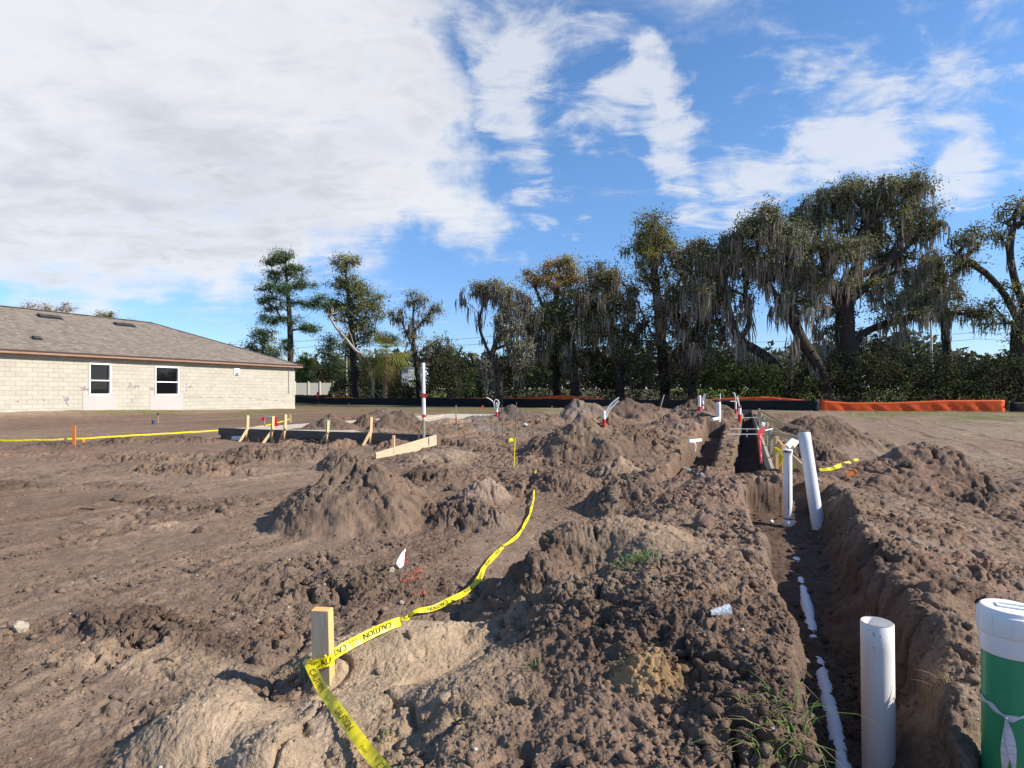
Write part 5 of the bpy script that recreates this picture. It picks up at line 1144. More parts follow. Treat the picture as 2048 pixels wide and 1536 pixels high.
def ctrlpts(px, lift, al):
    P = [gp(x, y, lift[i] if isinstance(lift, list) else lift) for i, (x, y) in enumerate(px)]; out = []
    for i, p in enumerate(P):
        T = P[min(i + 1, len(P) - 1)] - P[max(0, i - 1)]; out.append((p, wv(T, al[i] if isinstance(al, list) else al)))
    return out
o = empty('caution_tape', tuple(stk), 'yellow caution tape tied round the foreground stake and trailing over the mounds', 'caution tape')
TF = 2.64            # front of the stake
far_ = ctrlpts([(1072, 944), (1069, 985), (1063, 1022), (1050, 1052), (1036, 1074), (1020, 1088), (1006, 1096)], .05, -.9); ribbon(o, far_, .032, 'CAUTION', .1, .22, .025, None, 'ribbon', 0, .35)
mid_ = ctrlpts([(1006, 1096), (972, 1135), (957, 1165), (932, 1190), (900, 1208), (870, 1222), (848, 1226), (828, 1229), (814, 1240), (800, 1244)], [.02, .05, .06, .06, .06, .05, .05, .04, .03, .03], [-.5, -.7, -.9, -.6, -.5, -.6, -1.3, -.3, -.4, -.9])
ribbon(o, mid_, .043, 'CAUTION', .12, .20, .034, None, 'ribbon', 0, .3)
n0 = [(800, 1243, 3.02), (775, 1252, 2.95), (742, 1267, 2.88), (705, 1286, 2.80), (668, 1308, 2.70), (656, 1318, 2.645)]
near_ = [at(*q) for q in n0]; nc = []
for i, p in enumerate(near_):
    g0 = gz(p.x, p.y); p.z = max(p.z, g0 + .03); T = near_[min(i + 1, len(near_) - 1)] - near_[max(0, i - 1)]; nc.append((p, wv(T, -1.15 if i < 4 else -.75)))
ribbon(o, nc, .047, 'CAUTION', .06, .10, .038, 'Empire')
band = [at(669, 1316, 2.655), at(655, 1322, 2.618), at(638, 1327, 2.615), at(622, 1330, 2.618), at(617, 1334, 2.64)]
ribbon(o, [(p, Vector((0, -.15, 1)) * (1)) for p in band[::-1]], .05, 'CAU', .05, 1, .04)
dn = [(618, 1326, 2.625), (629, 1348, 2.58), (646, 1385, 2.50), (668, 1420, 9), (692, 1455, 9), (718, 1492, 9), (745, 1526, 9), (772, 1560, 9), (800, 1595, 9)]
nc = []; dp = []
for i, q in enumerate(dn):
    p = at(q[0], q[1], q[2]) if q[2] < 9 else gp(q[0], q[1], .055); h_ = gp(q[0], q[1], .03); dp.append(p if p.y < h_.y else h_)
dp = [dp[0]] + [dp[i - 1] * .2 + dp[i] * .6 + dp[i + 1] * .2 for i in range(1, len(dp) - 1)] + [dp[-1]]
for i, p in enumerate(dp):
    T = dp[min(i + 1, len(dp) - 1)] - dp[max(0, i - 1)]; nc.append((p, wv(T, .6 if i < 5 else .45)))
ribbon(o, nc, .044, 'CAUTION', .04, .26, .035, 'Empire')
# the stake itself
o = empty('wooden_stake', tuple(stk), 'square cut lumber stake with a grey face and orange side, wrapped in caution tape', 'stake')
tp = at(644, 1222, 2.66); rot = Matrix.Rotation(R(-9), 3, 'Z') @ Matrix.Rotation(R(-1.5), 3, 'Y'); hgt_ = tp.z - stk.z + .25
MB().box((tp.x - .002, tp.y + .028, tp.z - hgt_ / 2), (.089, .05, hgt_), rot, 0, .003, mis=[(1, -1, 1)]).build('shaft', [M_LUMO, M_GREYW], o)

# ------------------------------------------------------------------ left form work, stakes, braces
def vstake(px, py0, py1, Yd, w, m, parent, name='stake', lean=0.0, buried=.15):
    a, b = at(px, py1, Yd), at(px + lean, py0, Yd); a.z -= buried; return MB().bar(a, b, w, w, bev=.003, up=(DX, DY, 0)).build(name, m, parent)
K = Vector((-1.83, 13.5, 0)); uL = Vector((-DY, DX, 0)); uD = Vector((DX, DY, 0))
o = empty('form_work', (K.x, K.y, gz(K.x, K.y)), 'low timber form of dark boards with pale stakes and braces round the building pad', 'form work')
A, B = K + Vector((0, 0, .345)), K + uL * 7.25 + Vector((0, 0, .32))
MB().bar(A + Vector((0, -.02, 0)), B + Vector((0, -.02, 0)), .04, .20, bev=.003).build('form_board', M_DARKW, o)
A2 = K + Vector((.05, -.04, .33)); B2 = K - uD * 2.25 + Vector((.05, 0, .12)); MB().bar(A2, B2, .04, .24, bev=.003).build('form_board', M_PALEW, o)
def onboard(px): k = (px - CX) / F; return (K.x - k * K.y) / (DY + k * DX)   # distance along the board from the corner
for (px, top_, bot_, brx, bry) in ((495.5, 831, 874, 476, 883), (546, 833, 876, 522, 886), (571, 829, 874, 557, 882), (656, 841, 878, 642, 879), (742, 834, 881, 722, 892)):
    t_ = onboard(px); p = K + uL * t_; Yd = p.y - .07; tp = at(px, top_, Yd)
    MB().bar((p.x - .0, p.y - .07, gz(p.x, p.y - .15) - .2), (tp.x, p.y - .07, tp.z), .04, .085, bev=.003, up=tuple(uD)).build('stake', M_LUM, o)
    q = hit(brx, bry); st = at(px, (top_ + bot_) / 2 + 4, Yd - .05); MB().bar(q - Vector((0, 0, .08)), st, .038, .07, bev=.003).build('brace', M_LUM, o)
for (px, top_, bot_, dy_) in ((838, 860, 890, -.12), (848, 838, 888, -.16)):
    p = at(px, bot_, K.y + dy_); MB().bar((p.x, p.y, gz(p.x, p.y) - .2), at(px, top_, K.y + dy_), .045, .09 if px > 840 else .05, bev=.003).build('stake', M_LUM if px < 840 else M_GREYW, o)
p = at(790, 871, 12.0); MB().bar((p.x - .03, p.y, gz(p.x, p.y) - .25), (p.x - .03, p.y, p.z), .05, .085, bev=.003).build('stake', M_LUM, o)
p = at(482, 858, 16.9); MB().bar((p.x, p.y, .2), (p.x, p.y, p.z), .09, .04, bev=.003).build('stake', M_LUM, o); q = at(490, 868, 16.5); MB().bar(q, p - Vector((0, 0, .05)), .07, .035).build('brace', M_LUM, o)
for (px, py, Yd) in ((580, 829, 23.5), (653, 831, 22.3), (771, 832, 22), (1112 - 340 - 1, 838, 20)):
    p = at(px, py, Yd); MB().bar((p.x, p.y, .2), tuple(p), .085, .04, bev=.003).build('stake', M_LUM, o)
# far pale edge boards on the pad
for (x0_, y0_, x1_, y1_, Yd) in ((760, 846, 802, 836, 21.5), (845, 838, 880, 832, 23.0)):
    a, b = at(x0_, y0_, Yd), at(x1_, y1_, Yd + 2.5); MB().bar(a, b, .3, .06).build('form_board', M_PALEW, o)
a = at(686, 862, 15.6); b = at(800, 850, 19.5); 
p = at(480, 879, 16.3); o2 = empty('foam_block', tuple(p), 'small white block under the left end of the dark form board', 'block'); MB().box((p.x, p.y - .1, p.z + .04), (.3, .2, .12), bev=.01).build('body', M_WHITE, o2)
# left caution tape, stake and stubs
o = empty('caution_tape', tuple(at(545, 850, 19)), 'long yellow tape stretched taut across the left side to the form stakes', 'caution tape')
pts = [at(-60, 881, 13.2), at(40, 880.5, 13.5), at(150, 877.5, 14), at(260, 871, 14.9), at(360, 865.5, 16), at(460, 859, 17.4), at(520, 853, 18.8), at(553, 846, 21), at(579, 838, 23.3)]
ribbon(o, [(p, Vector((0, -.25, 1))  .normalized()) for p in pts], .042, None, 0, 0, 0)
p = hit(148, 889); o = empty('orange_stake', tuple(p), 'flat bright orange survey lath standing left of the form work', 'stake'); q = at(148, 852, p.y)
MB().bar((p.x, p.y, p.z - .2), (q.x, q.y, q.z), .075, .02, bev=.003, up=(0, 1, 0)).build('lath', M_ORP, o)
p = hit(165, 884); o = empty('orange_stub', tuple(p), 'short orange pipe stub poking from the dirt beside the orange lath', 'pipe stub'); MB().tube([(p.x, p.y, p.z - .1), (p.x + .02, p.y, p.z + .08)], .04, 14).build('stub', M_ORP, o)
p = hit(307, 848); o = empty('blue_stub', tuple(p), 'short dark blue pipe stub in the yard before the house', 'pipe stub'); MB().pipe((p.x, p.y, p.z - .1), (p.x, p.y, p.z + .17), .06, .05, 16, depth=.1).build('stub', M_BLUE, o)
p = hit(317, 846); o = empty('lath_stake', tuple(p), 'thin grey lath stake with a dark top in front of the house', 'stake'); q = at(316, 826, p.y); MB().bar((p.x, p.y, p.z - .2), tuple(q), .035, .02).build('lath', M_GREYW, o); MB().bar(tuple(q - Vector((0, 0, .1))), tuple(q + Vector((0, 0, .01))), .042, .027).build('painted_top', M_INK, o)
p = hit(637, 808); o = empty('flagged_stake', tuple(p), 'thin dark stake with a red ribbon at the black fence near the house', 'stake'); q = at(637, 777, p.y); MB().bar((p.x, p.y, p.z - .2), tuple(q), .05, .03).build('lath', M_RUST, o); m_ = MB(); m_.bar(tuple(at(636, 793, p.y - .05)), tuple(at(637, 784, p.y - .05)), .22, .05); m_.bar(tuple(at(633, 796, p.y - .04)), tuple(at(635, 785, p.y - .04)), .12, .02); m_.build('ribbon', M_RED, o)
p = hit(698, 817); o = empty('survey_stake', tuple(p), 'short brown survey stake on the yard in front of the black fence', 'stake'); MB().bar((p.x, p.y, p.z - .2), tuple(at(698, 806, p.y)), .05, .03).build('lath', M_RUST, o)
# bent grey conduit bracket with red ribbons by the slab
o = empty('conduit_bracket', tuple(at(529, 860, 18)), 'grey conduit bent square with red ribbons beside the form stakes', 'conduit')
pth = [at(529, 862, 18), at(529, 836, 18), at(531, 833.5, 18), at(549, 833.5, 18), at(551, 836, 18), at(551, 860, 18)]; MB().tube(pth, .022, 8).build('tube', M_STEEL, o)
m_ = MB(); m_.bar(tuple(at(526, 842, 17.95)), tuple(at(527, 834, 17.95)), .08, .03); m_.bar(tuple(at(551, 858, 17.9)), tuple(at(550, 834, 17.9)), .1, .03); m_.bar(tuple(at(554, 852, 17.9)), tuple(at(553, 846, 17.9)), .12, .02); m_.build('ribbon', M_RED, o)
# tall white vent pipe
p = at(848, 834, 19.0); q = at(846.5, 726, 19.0); o = empty('vent_pipe', (p.x, p.y, gz(p.x, p.y)), 'tall white standpipe with red tape rings on the building pad', 'pipe')
MB().pipe((p.x, p.y, p.z - .2), tuple(q), .057, .05, 24, depth=.2).build('barrel', M_PVC, o)
u_ = (q - p).normalized()
m_ = MB(); 
for py, h in ((789, .035), (793.5, .03)): c = at(847.4, py, 19.0); m_.tube([c - u_ * h, c + u_ * h], .062, 24)
m_.bar(tuple(at(851.5, 794, 18.95)), tuple(at(852.5, 788, 18.95)), .09, .02); m_.build('tape_ring', M_RED, o)
c = at(848, 832, 19.0); MB().tube([c - u_ * .05, c + u_ * .05], .066, 24).build('red_sleeve', M_REDP, o)
# conduit stubs
def stub(label, px, py0, py1, Yd, r, redpx=None, lines=(), ring=None, name='conduit_stub'):
    Y0 = Yd; Yd = min(max(hit(px, py1 - 2).y, Y0 * .6), 30); r = r * Yd / Y0
    a = at(px, py1, Yd); b = at(px, py0, Yd); o = empty(name, (a.x, a.y, gz(a.x, a.y)), label, 'conduit')
    MB().pipe((a.x, a.y, max(a.z - .4, min(a.z, gz(a.x, a.y)) - .1)), tuple(b), r, r * .86, 18, depth=.1).build('sleeve', M_PVC, o)
    if redpx: 
        c = at(px, redpx, Yd); MB().tube([(a.x, a.y, max(a.z - .05, min(a.z, gz(a.x, a.y)) - .05)), tuple(c)], r * 1.12, 18).build('red_wrap', M_REDP, o)
    if ring: c = at(px, ring, Yd); MB().tube([c - Vector((0, 0, .03)), c + Vector((0, 0, .03))], r * 1.2, 18).build('tape_ring', M_RED, o)
    for ln in lines: 
        MB().tube(smooth_line([at(x, y, Yd - .01 * i) for i, (x, y) in enumerate(ln)], .08), .016, 8).build('flexible_tube', M_PVC, o)
    return o
stub('white conduit stub with a red wrapped foot and one tube looped over', 993.5, 805, 834, 16.5, .033, 824, [[(990, 815), (987, 805), (981, 799), (973, 795)], [(990.5, 822), (988, 808), (990, 800), (995, 800), (998, 806), (995.5, 817)]])
stub('red footed conduit stub with two long white tubes bending to the right', 1208, 822, 856, 12.2, .034, 838, [[(1208, 836), (1213, 820), (1224, 806), (1238, 795)], [(1210, 838), (1217, 822), (1228, 810), (1237, 801)]])
stub('thick white standpipe with a red foot on the heap near the fence', 1399, 791, 821, 20.0, .05, 813)
stub('short conduit stub with two tubes, right beside the thick red footed standpipe', 1405.5, 802, 820, 19.6, .04, None, [[(1404, 812), (1404, 800), (1409, 787)], [(1406.5, 804), (1408.5, 795), (1412, 788)]], ring=810)
stub('plain white standpipe rising from the narrow trench', 1437, 804, 838, 17.0, .062, None)
a, b = at(1424, 839.5, 16.6), at(1438, 837, 17.0); o = tag(MB().tube([a, b], .05, 14).build('drain_pipe', M_PVC), 'short white drain pipe lying at the foot of the plain standpipe', 'pipe')
stub('slim conduit with red wrap and a tube sticking out sideways', 1471.5, 803, 828, 19.5, .028, 818, [[(1471, 806), (1471, 795), (1467, 785)], [(1471, 804), (1471.5, 794), (1468.5, 785)], [(1471, 802), (1466, 803), (1461, 802.5)]])
stub('tall red footed conduit with white tubes at the edge of the form trench', 1479, 815, 846, 14.5, .036, 829, [[(1478, 815), (1476, 803), (1473, 794)], [(1479.5, 816), (1477, 800), (1475.5, 792)], [(1481, 812), (1482.5, 825), (1486, 837)]], ring=814)
p = at(1441, 803, 23); o = empty('flagged_rod', (p.x, p.y, gz(p.x, p.y)), 'thin white rod with a red tip band behind the plain standpipe', 'rod'); MB().tube([(p.x, p.y, gz(p.x, p.y) - .1), tuple(at(1440.5, 787, 23))], .02, 8).build('shaft', M_WHITE, o); MB().tube([tuple(at(1441, 806, 23)), tuple(at(1441, 798, 23))], .026, 8).build('band', M_RED, o)
p = hit(1317, 822); o = empty('leaning_stick', tuple(p), 'thin pale stick leaning to the right before the black fence', 'stick'); MB().tube([(p.x, p.y, p.z - .1), tuple(at(1328, 789, p.y))], .025, 6).build('shaft', M_GREYW, o)
for (px, y0, y1, lab) in ((912, 811, 846, 'thin white survey lath with a red foot among the grey spoil'),):
    p = at(px, y1, 13.0); o = empty('survey_lath', (p.x, p.y, gz(p.x, p.y)), lab, 'stake'); MB().bar((p.x, p.y, gz(p.x, p.y) - .1), tuple(at(px, y0, 13.0)), .025, .015).build('lath', M_GREYW, o); MB().bar(tuple(at(px + .4, y1 + 1, 12.98)), tuple(at(px + .2, 836, 12.98)), .03, .02).build('red_mark', M_RED, o)
p = at(965, 820, 19); o = empty('red_flag', (p.x, p.y, gz(p.x, p.y)), 'small red pin flag among the heaps left of the looped conduit', 'flag'); MB().tube([(p.x, p.y, gz(p.x, p.y) - .1), tuple(at(966, 810, 19))], .006, 5).build('wire', M_STEEL, o); m_ = MB(); q0, q1 = at(962, 812, 19), at(969, 821, 18.9); m_.add([q0, at(967, 811.5, 19), at(969, 817, 18.95), at(967, 822, 18.9), q0 + Vector((0, .01, 0)), at(967, 811.5, 19.01), at(969, 817, 18.96), at(967, 822, 18.91)], [(0, 1, 2, 3), (7, 6, 5, 4), (0, 4, 5, 1), (1, 5, 6, 2), (2, 6, 7, 3), (3, 7, 4, 0)]); m_.build('flag', M_RED, o)
p = hit(1007, 917); o = empty('thin_rod', tuple(p), 'thin rusty reinforcing rod standing left of the yellow flagged rod', 'rod'); MB().tube([(p.x, p.y, p.z - .1), tuple(at(1003.5, 809, p.y))], .006, 8).build('shaft', M_RUST, o)
p = hit(1027, 936); o = empty('thin_rod', tuple(p), 'thin rod wrapped in yellow with a yellow tape flag tied on', 'rod'); q = at(1033, 804, p.y); MB().tube([(p.x, p.y, p.z - .1), tuple(q)], .007, 8).build('shaft', M_RUST, o)
MB().tube([(p.x, p.y, p.z - .05), tuple(p.lerp(q, .46))], .011, 8).build('yellow_wrap', M_YEL, o)
f0 = p.lerp(q, .46); m_ = MB(); fv = [f0, f0 - Vector((0, 0, .05)), f0 + Vector((-.09, -.03, -.075)), f0 + Vector((-.10, -.03, -.02)), f0 + Vector((-.04, .01, .0))]; m_.add([tuple(v) for v in fv] + [tuple(v + Vector((0, .004, 0))) for v in fv], [(0, 1, 2, 3, 4), (9, 8, 7, 6, 5)]); m_.build('flag', M_YEL, o)
for (px, y0, y1, lab) in ((1104, 812, 821, 'short pale stake low among the spoil left of the conical heap'), (1121, 815, 824, 'short pale stake with a white scrap at its foot, left of the conical heap'), (905, 819, 824, 'tiny pale stake behind the grey spoil near the tall standpipe')):
    p = hit(px, y1); o = empty('survey_stake', tuple(p), lab, 'stake'); MB().bar((p.x, p.y, p.z - .1), tuple(at(px, y0, p.y)), .045, .03).build('lath', M_PALEW, o)

# ------------------------------------------------------------------ right form work along the deep trench
n_, f_ = Vector((3.47, 7.65, 0)), Vector((12.5, 30, 0)); dl = (f_ - n_).normalized(); rt_ = Vector((dl.y, -dl.x, 0)); 
o = empty('form_work', (n_.x, n_.y, gz(n_.x, n_.y)), 'row of form boards with stakes and braces on the right edge of the deep trench', 'form work')
def bpt(px): k = (px - CX) / F; t = (n_.x - k * n_.y) / (k * dl.y - dl.x); return n_ + dl * t
for (a_, b_) in ((0, 4.85), (4.9, 9.8), (9.85, 14.7), (14.75, 24)):
    A, B = n_ + dl * a_, n_ + dl * b_; MB().bar((A.x, A.y, .32 - .02 * (a_ == 0)), (B.x, B.y, .33), .045, .26, bev=.003).build('form_board', M_GREYW if a_ < 8 else M_DARKW, o)
E = f_ + Vector((-1.4, -.6, 0)); MB().bar((f_.x - .1, f_.y - .3, .33), (E.x - 1.0, E.y + .6, .33), .045, .4).build('form_board', M_DARKW, o)
for i, (px, top_) in enumerate(((1547, 888), (1537.5, 873), (1529, 858), (1524, 845), (1519, 834), (1515, 826), (1511.5, 817))):
    p = bpt(px); p2 = p + rt_ * .1; tp = at(px + 3, top_, p2.y)
    MB().bar((p2.x, p2.y, gz(p2.x, p2.y) - .3), (p2.x, p2.y, max(tp.z, .5)), .045, .085, bev=.003).build('stake', M_LUM if i % 2 else M_LUMO if i == 0 else M_GREYW, o)
    q = p + rt_ * (.5 if i < 2 else .9) - dl * .2; MB().bar((q.x, q.y, gz(q.x, q.y) + .02), (p2.x, p2.y, max(tp.z, .5) - .06), .02, .075).build('brace', M_LUM, o)
p = bpt(1500) ; 
for i, (px, py) in enumerate(((1497, 835), (1494, 858), (1492, 868.5))):
    Yd = (1555 - 0) * 0 + (CAMZ - .47) * F / (py - HZ); xl_ = cB(Yd) - .5; o3 = empty('string_line', (xl_, Yd, .47), ('taut pale string line across the deep trench at its far end', 'taut pale string line across the middle of the deep trench', 'taut pale string line across the deep trench, nearest of the lines')[i], 'string line')
    MB().tube([(xl_, Yd, .47), (xl_ + .85, Yd, .47)], .008, 6).build('line', M_WHITE, o3); MB().bar((xl_ + .46, Yd, .40), (xl_ + .46, Yd, .47), .02, .02).build('nail', M_STEEL, o3)
# red sheet hanging into the trench
o = empty('red_sheet', tuple(at(1522, 860, 9.6)), 'crumpled red plastic strip hanging from the form boards into the deep trench', 'plastic sheet')
m_ = MB(); V_ = []
for i in range(22):
    t_ = i / 21; px, py = np.interp(t_, [0, .15, .35, 1], [1529, 1521, 1518.5, 1523]), 853 + 75 * t_; w_ = np.interp(t_, [0, .1, .3, 1], [4, 6.5, 3.2, 2.8]) + .5 * math.sin(i * 1.7); Yd = np.interp(t_, [0, .2, 1], [9.9, 9.2, 8.3])
    for k in range(3): V_.append(tuple(at(px + w_ * (k - 1) * .9, py + .8 * math.sin(i * 2 + k), Yd - .05 * (k == 1) + .04 * math.sin(i * 1.1 + k))))
m_.add(V_, [(3 * i + k, 3 * i + 1 + k, 3 * i + 4 + k, 3 * i + 3 + k) for i in range(21) for k in (0, 1)], 0, True); m_.build('strip', M_REDP, o)
p = at(1526, 852, 10); o = empty('paper_scrap', tuple(p), 'white scrap stuck at the top of the red plastic strip', 'litter'); MB().box((p.x, p.y, p.z + .03), (.07, .03, .07), Matrix.Rotation(.4, 3, 'Y'), bev=.01).build('scrap', M_PAPER, o)
p = at(1541, 858, 10.4); o = empty('wire_tie', tuple(p), 'thin white rod end poking out behind the red plastic strip', 'rod'); MB().tube([at(1530, 861, 10.2), at(1545, 857.5, 10.4)], .012, 6).build('shaft', M_WHITE, o)
# yellow bundle on the near stake
p = bpt(1547) + rt_ * .1; o = empty('caution_tape', (p.x, p.y, .5), 'loose yellow tape bunched on the nearest stake of the trench form work', 'caution tape'); g_ = random.Random(2); m_ = MB()
for k in range(9):
    a = at(1549 + g_.uniform(-1, 3), 897 + g_.uniform(-2, 3), p.y - .08); b = at(1556 + g_.uniform(0, 8), 918 + g_.uniform(-3, 14), p.y - .12); mdl = a.lerp(b, .5) + Vector((g_.uniform(.0, .08), -.05, .03)); L_ = smooth_line([a, mdl, b], .03); w_ = Vector((.012, 0, .006)); V_ = []
    for i, q in enumerate(L_): w2 = Vector((.012 * math.cos(i), .004, .012 * math.sin(i * .7 + k))); V_ += [tuple(q - w2), tuple(q + w2)]
    m_.add(V_, [(2 * i, 2 * i + 1, 2 * i + 3, 2 * i + 2) for i in range(len(L_) - 1)], 0, True)
m_.build('ribbon', M_YEL, o)
def floor_tape(label, px, al=.5, w=.07):
    c = ctrlpts(px, .02, al); o = empty('caution_tape', tuple(c[0][0]), label, 'caution tape'); ribbon(o, c, w, None, 0, 0, 0)
floor_tape('short yellow tape scrap on the dirt just right of the capped pipe', [(1584, 928), (1590, 933), (1597, 937)], .6, .07)
floor_tape('yellow tape lying over the dirt left of the right hand heap', [(1638, 941), (1662, 939), (1682, 931), (1700, 925), (1716, 919)], .7, .06)
# pipe offcuts
for i, (x0_, y0_, x1_, y1_, r_) in enumerate(((1572, 896, 1585, 882, .042), (1583, 894, 1592, 884, .036))):
    a, b = at(x0_, y0_, 7.9 + .1 * i), at(x1_, y1_, 8.1 + .1 * i); o = empty('pipe_offcut', tuple(a), ('mud spattered white pipe offcut resting on the dirt above the capped pipe', 'smaller white pipe offcut lying under the spattered one')[i], 'pipe')
    MB().pipe(tuple(a), tuple(b), r_, r_ * .85, 20, depth=.06).build('barrel', M_PVC, o)
a = hit(1700, 949); b = a + Vector((.085, .0, .055)); o = empty('orange_plug', tuple(a), 'orange plastic pipe cap half sunk in the right trench bank', 'pipe cap'); MB().pipe(tuple(a - Vector((.05, 0, .03))), tuple(b), .035, .029, 20, depth=.05).build('shell', M_ORP, o); MB().tube([b - Vector((.02, 0, .013)), b - Vector((.005, 0, .003))], .041, 20).build('rim', M_ORP, o)
a, b = hit(1366, 938), hit(1406, 953); o = tag(MB().tube([a + Vector((0, 0, .02)), b + Vector((0, 0, .02))], .02, 10).build('pipe_length', M_PVC), 'thin white pipe lying at the near end of the narrow trench', 'pipe')
a, b = at(1378, 881.5, 10.2), at(1402, 879, 10.6)
o = empty('bundled_tubes', tuple(a), 'pair of white tubes crossing the narrow trench with one end hooked down', 'pipe'); MB().tube([a, b], .02, 8).build('tube', M_PVC, o); MB().tube([at(1378, 884, 10.1), at(1402, 881.5, 10.5)], .02, 8).build('tube', M_PVC, o); MB().tube(smooth_line([at(1384, 884, 10.2), at(1390, 887, 10.2), at(1391, 894, 10.2), at(1390, 903, 10.2)], .05), .013, 8).build('tube', M_PVC, o)

# ------------------------------------------------------------------ litter, sticks, tufts
def scrap(name, label, cat, pix, lift, m, th=.004):
    P = [hit(x, y) + Vector((0, 0, l_)) for (x, y), l_ in zip(pix, lift)]; o = empty(name, tuple(P[0]), label, cat); nrm = Vector((0, -th, th)); n = len(P)
    MB().add([tuple(p) for p in P] + [tuple(p + nrm) for p in P], [tuple(range(n))[::-1], tuple(range(n, 2 * n))] + [(i, (i + 1) % n, n + (i + 1) % n, n + i) for i in range(n)]).build('sheet', m, o); return o
p = hit(800, 1138); o = empty('paper_flag', tuple(p), 'crumpled white paper flag with a red edge on the dirt below the clod heap', 'litter')
q = [at(793, 1128, p.y - .05), at(800, 1137, p.y - .03), at(807, 1131, p.y + .03), at(812, 1112, p.y + .07), at(811, 1097, p.y + .07), at(803, 1106, p.y + .02), at(796, 1118, p.y - .03)]; n_q = len(q); th_ = Vector((.0, .004, 0))
MB().add([tuple(v) for v in q] + [tuple(v + th_) for v in q], [tuple(range(n_q)), tuple(range(2 * n_q - 1, n_q - 1, -1))] + [(i, n_q + i, n_q + (i + 1) % n_q, (i + 1) % n_q) for i in range(n_q)]).build('sheet', M_PAPER, o)
MB().bar(tuple(at(809.5, 1129, p.y + .035)), tuple(at(811.8, 1103, p.y + .06)), .01, .006).build('red_edge', M_RED, o)
p = hit(1440, 1228); o = empty('plastic_bag', tuple(p), 'crumpled clear plastic cup lying on the big dirt mound', 'litter'); V_ = []
for i in range(9):
    t_ = i / 8
    for k in range(13): 
        a_ = math.pi * k / 12; r_ = .031 * (.5 + .5 * t_) * (1 + .12 * math.sin(i * 2.1 + k * 1.7)); V_.append((p.x - .04 + .08 * t_, p.y + r_ * math.cos(a_) , p.z + r_ * math.sin(a_) * .95 + .012 * t_))
MB().add(V_, [(13 * i + k, 13 * i + k + 1, 13 * i + 14 + k, 13 * i + 13 + k) for i in range(8) for k in range(12)], 0, True).build('film', M_FILM, o)
M_REDSOIL = mat('orange_marking_paint', (.36, .10, .05), .95, .05, noise=(60, .9), col2=(.16, .11, .085))
def paint(label, pix):
    m_ = MB(); g_ = random.Random(len(label))
    for (x, y, w, h) in pix:
        for k in range(15):
            p = hit(x + g_.gauss(0, w), y + g_.gauss(0, h)); s_ = g_.uniform(.006, .02); n = 6; m_.add([(p.x + s_ * math.cos(a), p.y + s_ * math.sin(a), gz(p.x + s_ * math.cos(a), p.y + s_ * math.sin(a)) + .004) for a in np.linspace(0, 6.28, n + 1)[:-1]], [tuple(range(n))])
    return tag(m_.build('paint_marks', M_REDSOIL), label, 'paint mark')
paint('faded orange sprayed marking on the dirt right of the white paper flag', [(825, 1150, 7, 3), (836, 1140, 5, 3), (815, 1162, 6, 3), (845, 1185, 6, 3)])
GR = np.random.default_rng(77)
def tuft(label, px, py, n, ln, spread, col=(.11, .18, .045), bend=.6, dead=0.0, sx=.05):
    p = hit(px, py); V_, Q_, C_ = [], [], []
    for k in range(n):
        az = GR.random() * 6.28; l_ = ln * GR.uniform(.5, 1.15); b0 = np.array([GR.normal(0, sx), GR.normal(0, sx), 0.0]); b0[2] = gz(p.x + b0[0], p.y + b0[1]) - p.z - .01; d = np.array([math.cos(az), math.sin(az), 0]) * spread * GR.uniform(.4, 1.2); s_ = np.array([-math.sin(az), math.cos(az), 0]) * .0032; prev = None
        c_ = np.array(col) * GR.uniform(.6, 1.4) if GR.random() > dead else np.array((.32, .25, .13)) * GR.uniform(.7, 1.2)
        for i in range(5):
            t = i / 4; q = b0 + d * l_ * t ** 1.3 + np.array([0, 0, l_ * (t - bend * t * t)]); w = s_ * (1 - t * .92); V_ += [q - w, q + w]; C_ += [c_, c_]
            if i: m0 = len(V_) - 4; Q_.append((m0, m0 + 1, m0 + 3, m0 + 2))
    o = npmesh('grass_tuft', np.array(V_), np.array(Q_), M_GRASS, None, np.array(C_)); o.location = p; return tag(o, label, 'grass tuft')
tuft('thick green grass tuft growing on the face of the big mound', 1275, 1122, 130, .15, .75, bend=.75, dead=.12, sx=.06)
tuft('sprawling grass tuft at the bottom of the mound beside the trench edge', 1555, 1470, 75, .19, .9, (.15, .2, .05), .9, .25, .06)
tuft('long bladed grass tuft hanging over the near trench edge', 1612, 1462, 26, .24, 1.0, (.13, .22, .05), .8, .1, .02)
tuft('small thin grass sprig in the hollow between the sand and the mound', 1068, 1338, 16, .10, .7, dead=.4, sx=.02)
tuft('grass sprig beside the foreground stake', 606, 1350, 16, .16, .35, bend=.3, sx=.03)
tuft('low grass sprig on the sand near the tape', 768, 1472, 12, .07, 1.0, bend=.7, sx=.012)
tuft('soft green grass patch right of the leaning pipe foot', 1662, 1022, 160, .09, .7, (.17, .24, .08), .6, .1, .09)
tuft('tiny bright sprig at the foot of the leaning pipe', 1628, 1076, 14, .13, .8, (.14, .28, .06), .6, .0, .03)
tuft('faint dry grass sprig by the tape behind the dark mound', 985, 1092, 24, .08, .8, (.2, .22, .1), .6, .5, .04)
tuft('dry brown weed on the shaded right wall of the trench', 1893, 1362, 24, .07, 1.2, (.2, .13, .07), .6, .9, .015)
M_TWIG = mat('dead_twig', (.12, .085, .06), .9, .1, noise=(30, .6)); g_ = random.Random(12)
TW = [(175, 1018, 30, 'dark thick stick lying on the packed soil at the left'), (205, 1120, 12, 'tiny twig on the packed soil below the thick stick'), (160, 1248, 26, 'pale split stick near the left edge cobble'), (195, 1260, 34, 'dark bark strip beside the pale split stick'), (400, 1260, 30, 'dark twig among the clods left of the foreground stake'), (330, 1325, 36, 'forked root on the light ridge left of the foreground stake'), (908, 1440, 14, 'short upright root on the sand right of the tape'), (1330, 1460, 30, 'thin root strand under the ochre lump')]
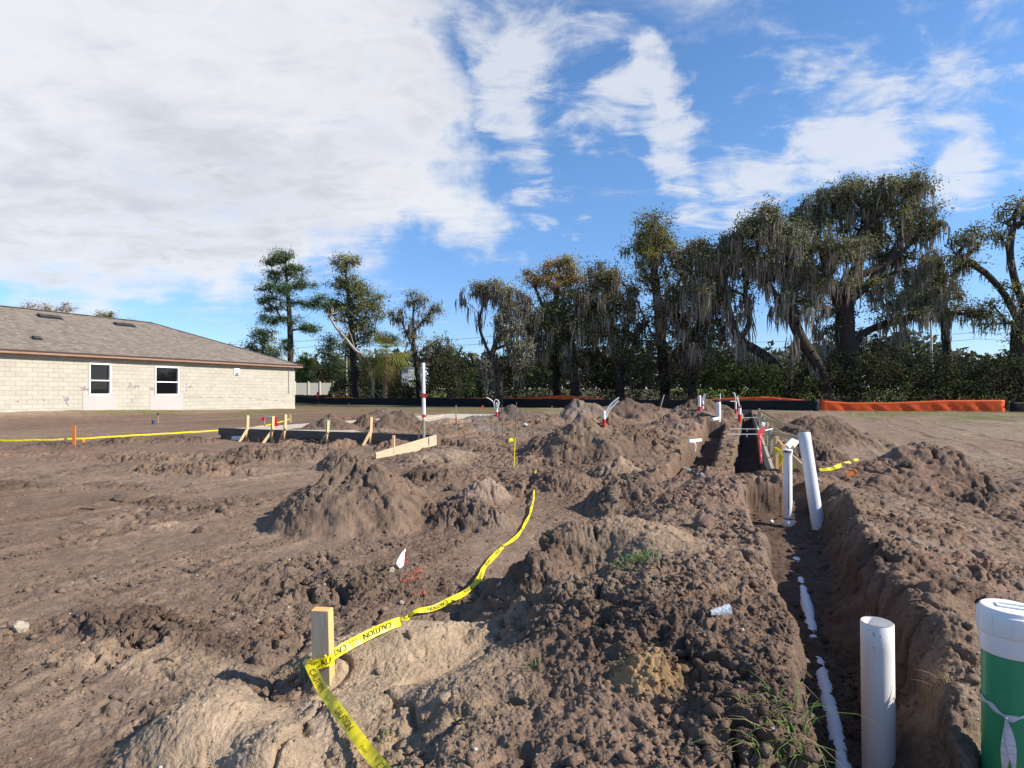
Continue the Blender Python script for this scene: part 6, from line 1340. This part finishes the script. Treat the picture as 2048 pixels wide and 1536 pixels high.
for (px, py, ln, lab) in TW:
    p = hit(px - ln / 2, py + g_.uniform(-4, 4)); q = hit(px + ln / 2, py + g_.uniform(-4, 4)); mdl = p.lerp(q, .5); mdl.z = gz(mdl.x, mdl.y); L_ = [p + Vector((0, 0, .006)), mdl + Vector((0, 0, .016)), q + Vector((0, 0, .008))]
    r_ = (p - q).length * .045
    m_ = MB(); m_.tube(smooth_line(L_, .03), r_, 6); 
    if 'root' in lab: m_.tube([L_[1], L_[1] + Vector((.04, .05, .03))], r_ * .7, 5)
    tag(m_.build('twig', M_TWIG), lab, 'twig')
M_STONE = mat('pale_stone', (.42, .35, .26), .9, .15, noise=(25, .5), bump=(40, .5, .004))
def rock(label, px, py, s, m=M_STONE, name='stone', cat='stone'):
    p = hit(px, py); bm = bmesh.new(); bmesh.ops.create_icosphere(bm, subdivisions=3, radius=1); g_ = random.Random(px)
    off = Vector((g_.random() * 9, g_.random() * 9, 3)); from mathutils import noise as mn
    for v in bm.verts: k = 1 + .35 * mn.noise(v.co * 1.3 + off) + .14 * mn.noise(v.co * 3.4 + off); v.co = Vector((v.co.x * s * k * 1.2, v.co.y * s * k, v.co.z * s * k * .75))
    me = bpy.data.meshes.new(name); bm.to_mesh(me); bm.free(); me.materials.append(m); o = link(name, me); o.location = p + Vector((0, 0, s * .3)); o.rotation_euler = (g_.random(), g_.random(), g_.random() * 6); return tag(o, label, cat)
M_DCLOD = mat('dark_clod', (.10, .075, .06), .95, .1, noise=(20, .6), bump=(40, .9, .01)); M_RCLOD = mat('reddish_clod', (.21, .135, .105), .95, .1, noise=(20, .6), bump=(40, .9, .01))
rock('pale cobble on the packed soil at the left edge', 40, 1258, .04)
rock('orange brown lump touching the pale cobble', 26, 1253, .028, M_RCLOD)
rock('square reddish soil block casting a shadow on the mound left of the trench', 1408, 1052, .085, M_RCLOD, 'soil_block', 'clod')
rock('dark round clod in the hollow behind the taped mound', 905, 980, .06, M_DCLOD, 'soil_block', 'clod')
rock('dark round clod on the smooth soil near the clod heap', 395, 1065, .045, M_DCLOD, 'soil_block', 'clod')
rock('dark clod on the packed soil above the thick stick', 238, 1000, .06, M_DCLOD, 'soil_block', 'clod')
rock('dark clod on top of the right hand heap face', 1812, 932, .07, M_DCLOD, 'soil_block', 'clod')
rock('small pale stone below the white paper flag', 783, 1142, .022)
rock('white pebble beside the orange paint marks', 803, 1206, .014)
rock('white foam lump at the wall of the near trench behind the capped pipe', 1543, 1044, .018, M_WHITE, 'foam_lump', 'litter')
rock('white foam lump on the trench floor at the capped pipe foot', 1561, 1050, .018, M_WHITE, 'foam_lump', 'litter')
rock('white scrap lump on the dirt beside the grey heap', 1051, 851, .06, M_WHITE, 'foam_lump', 'litter')
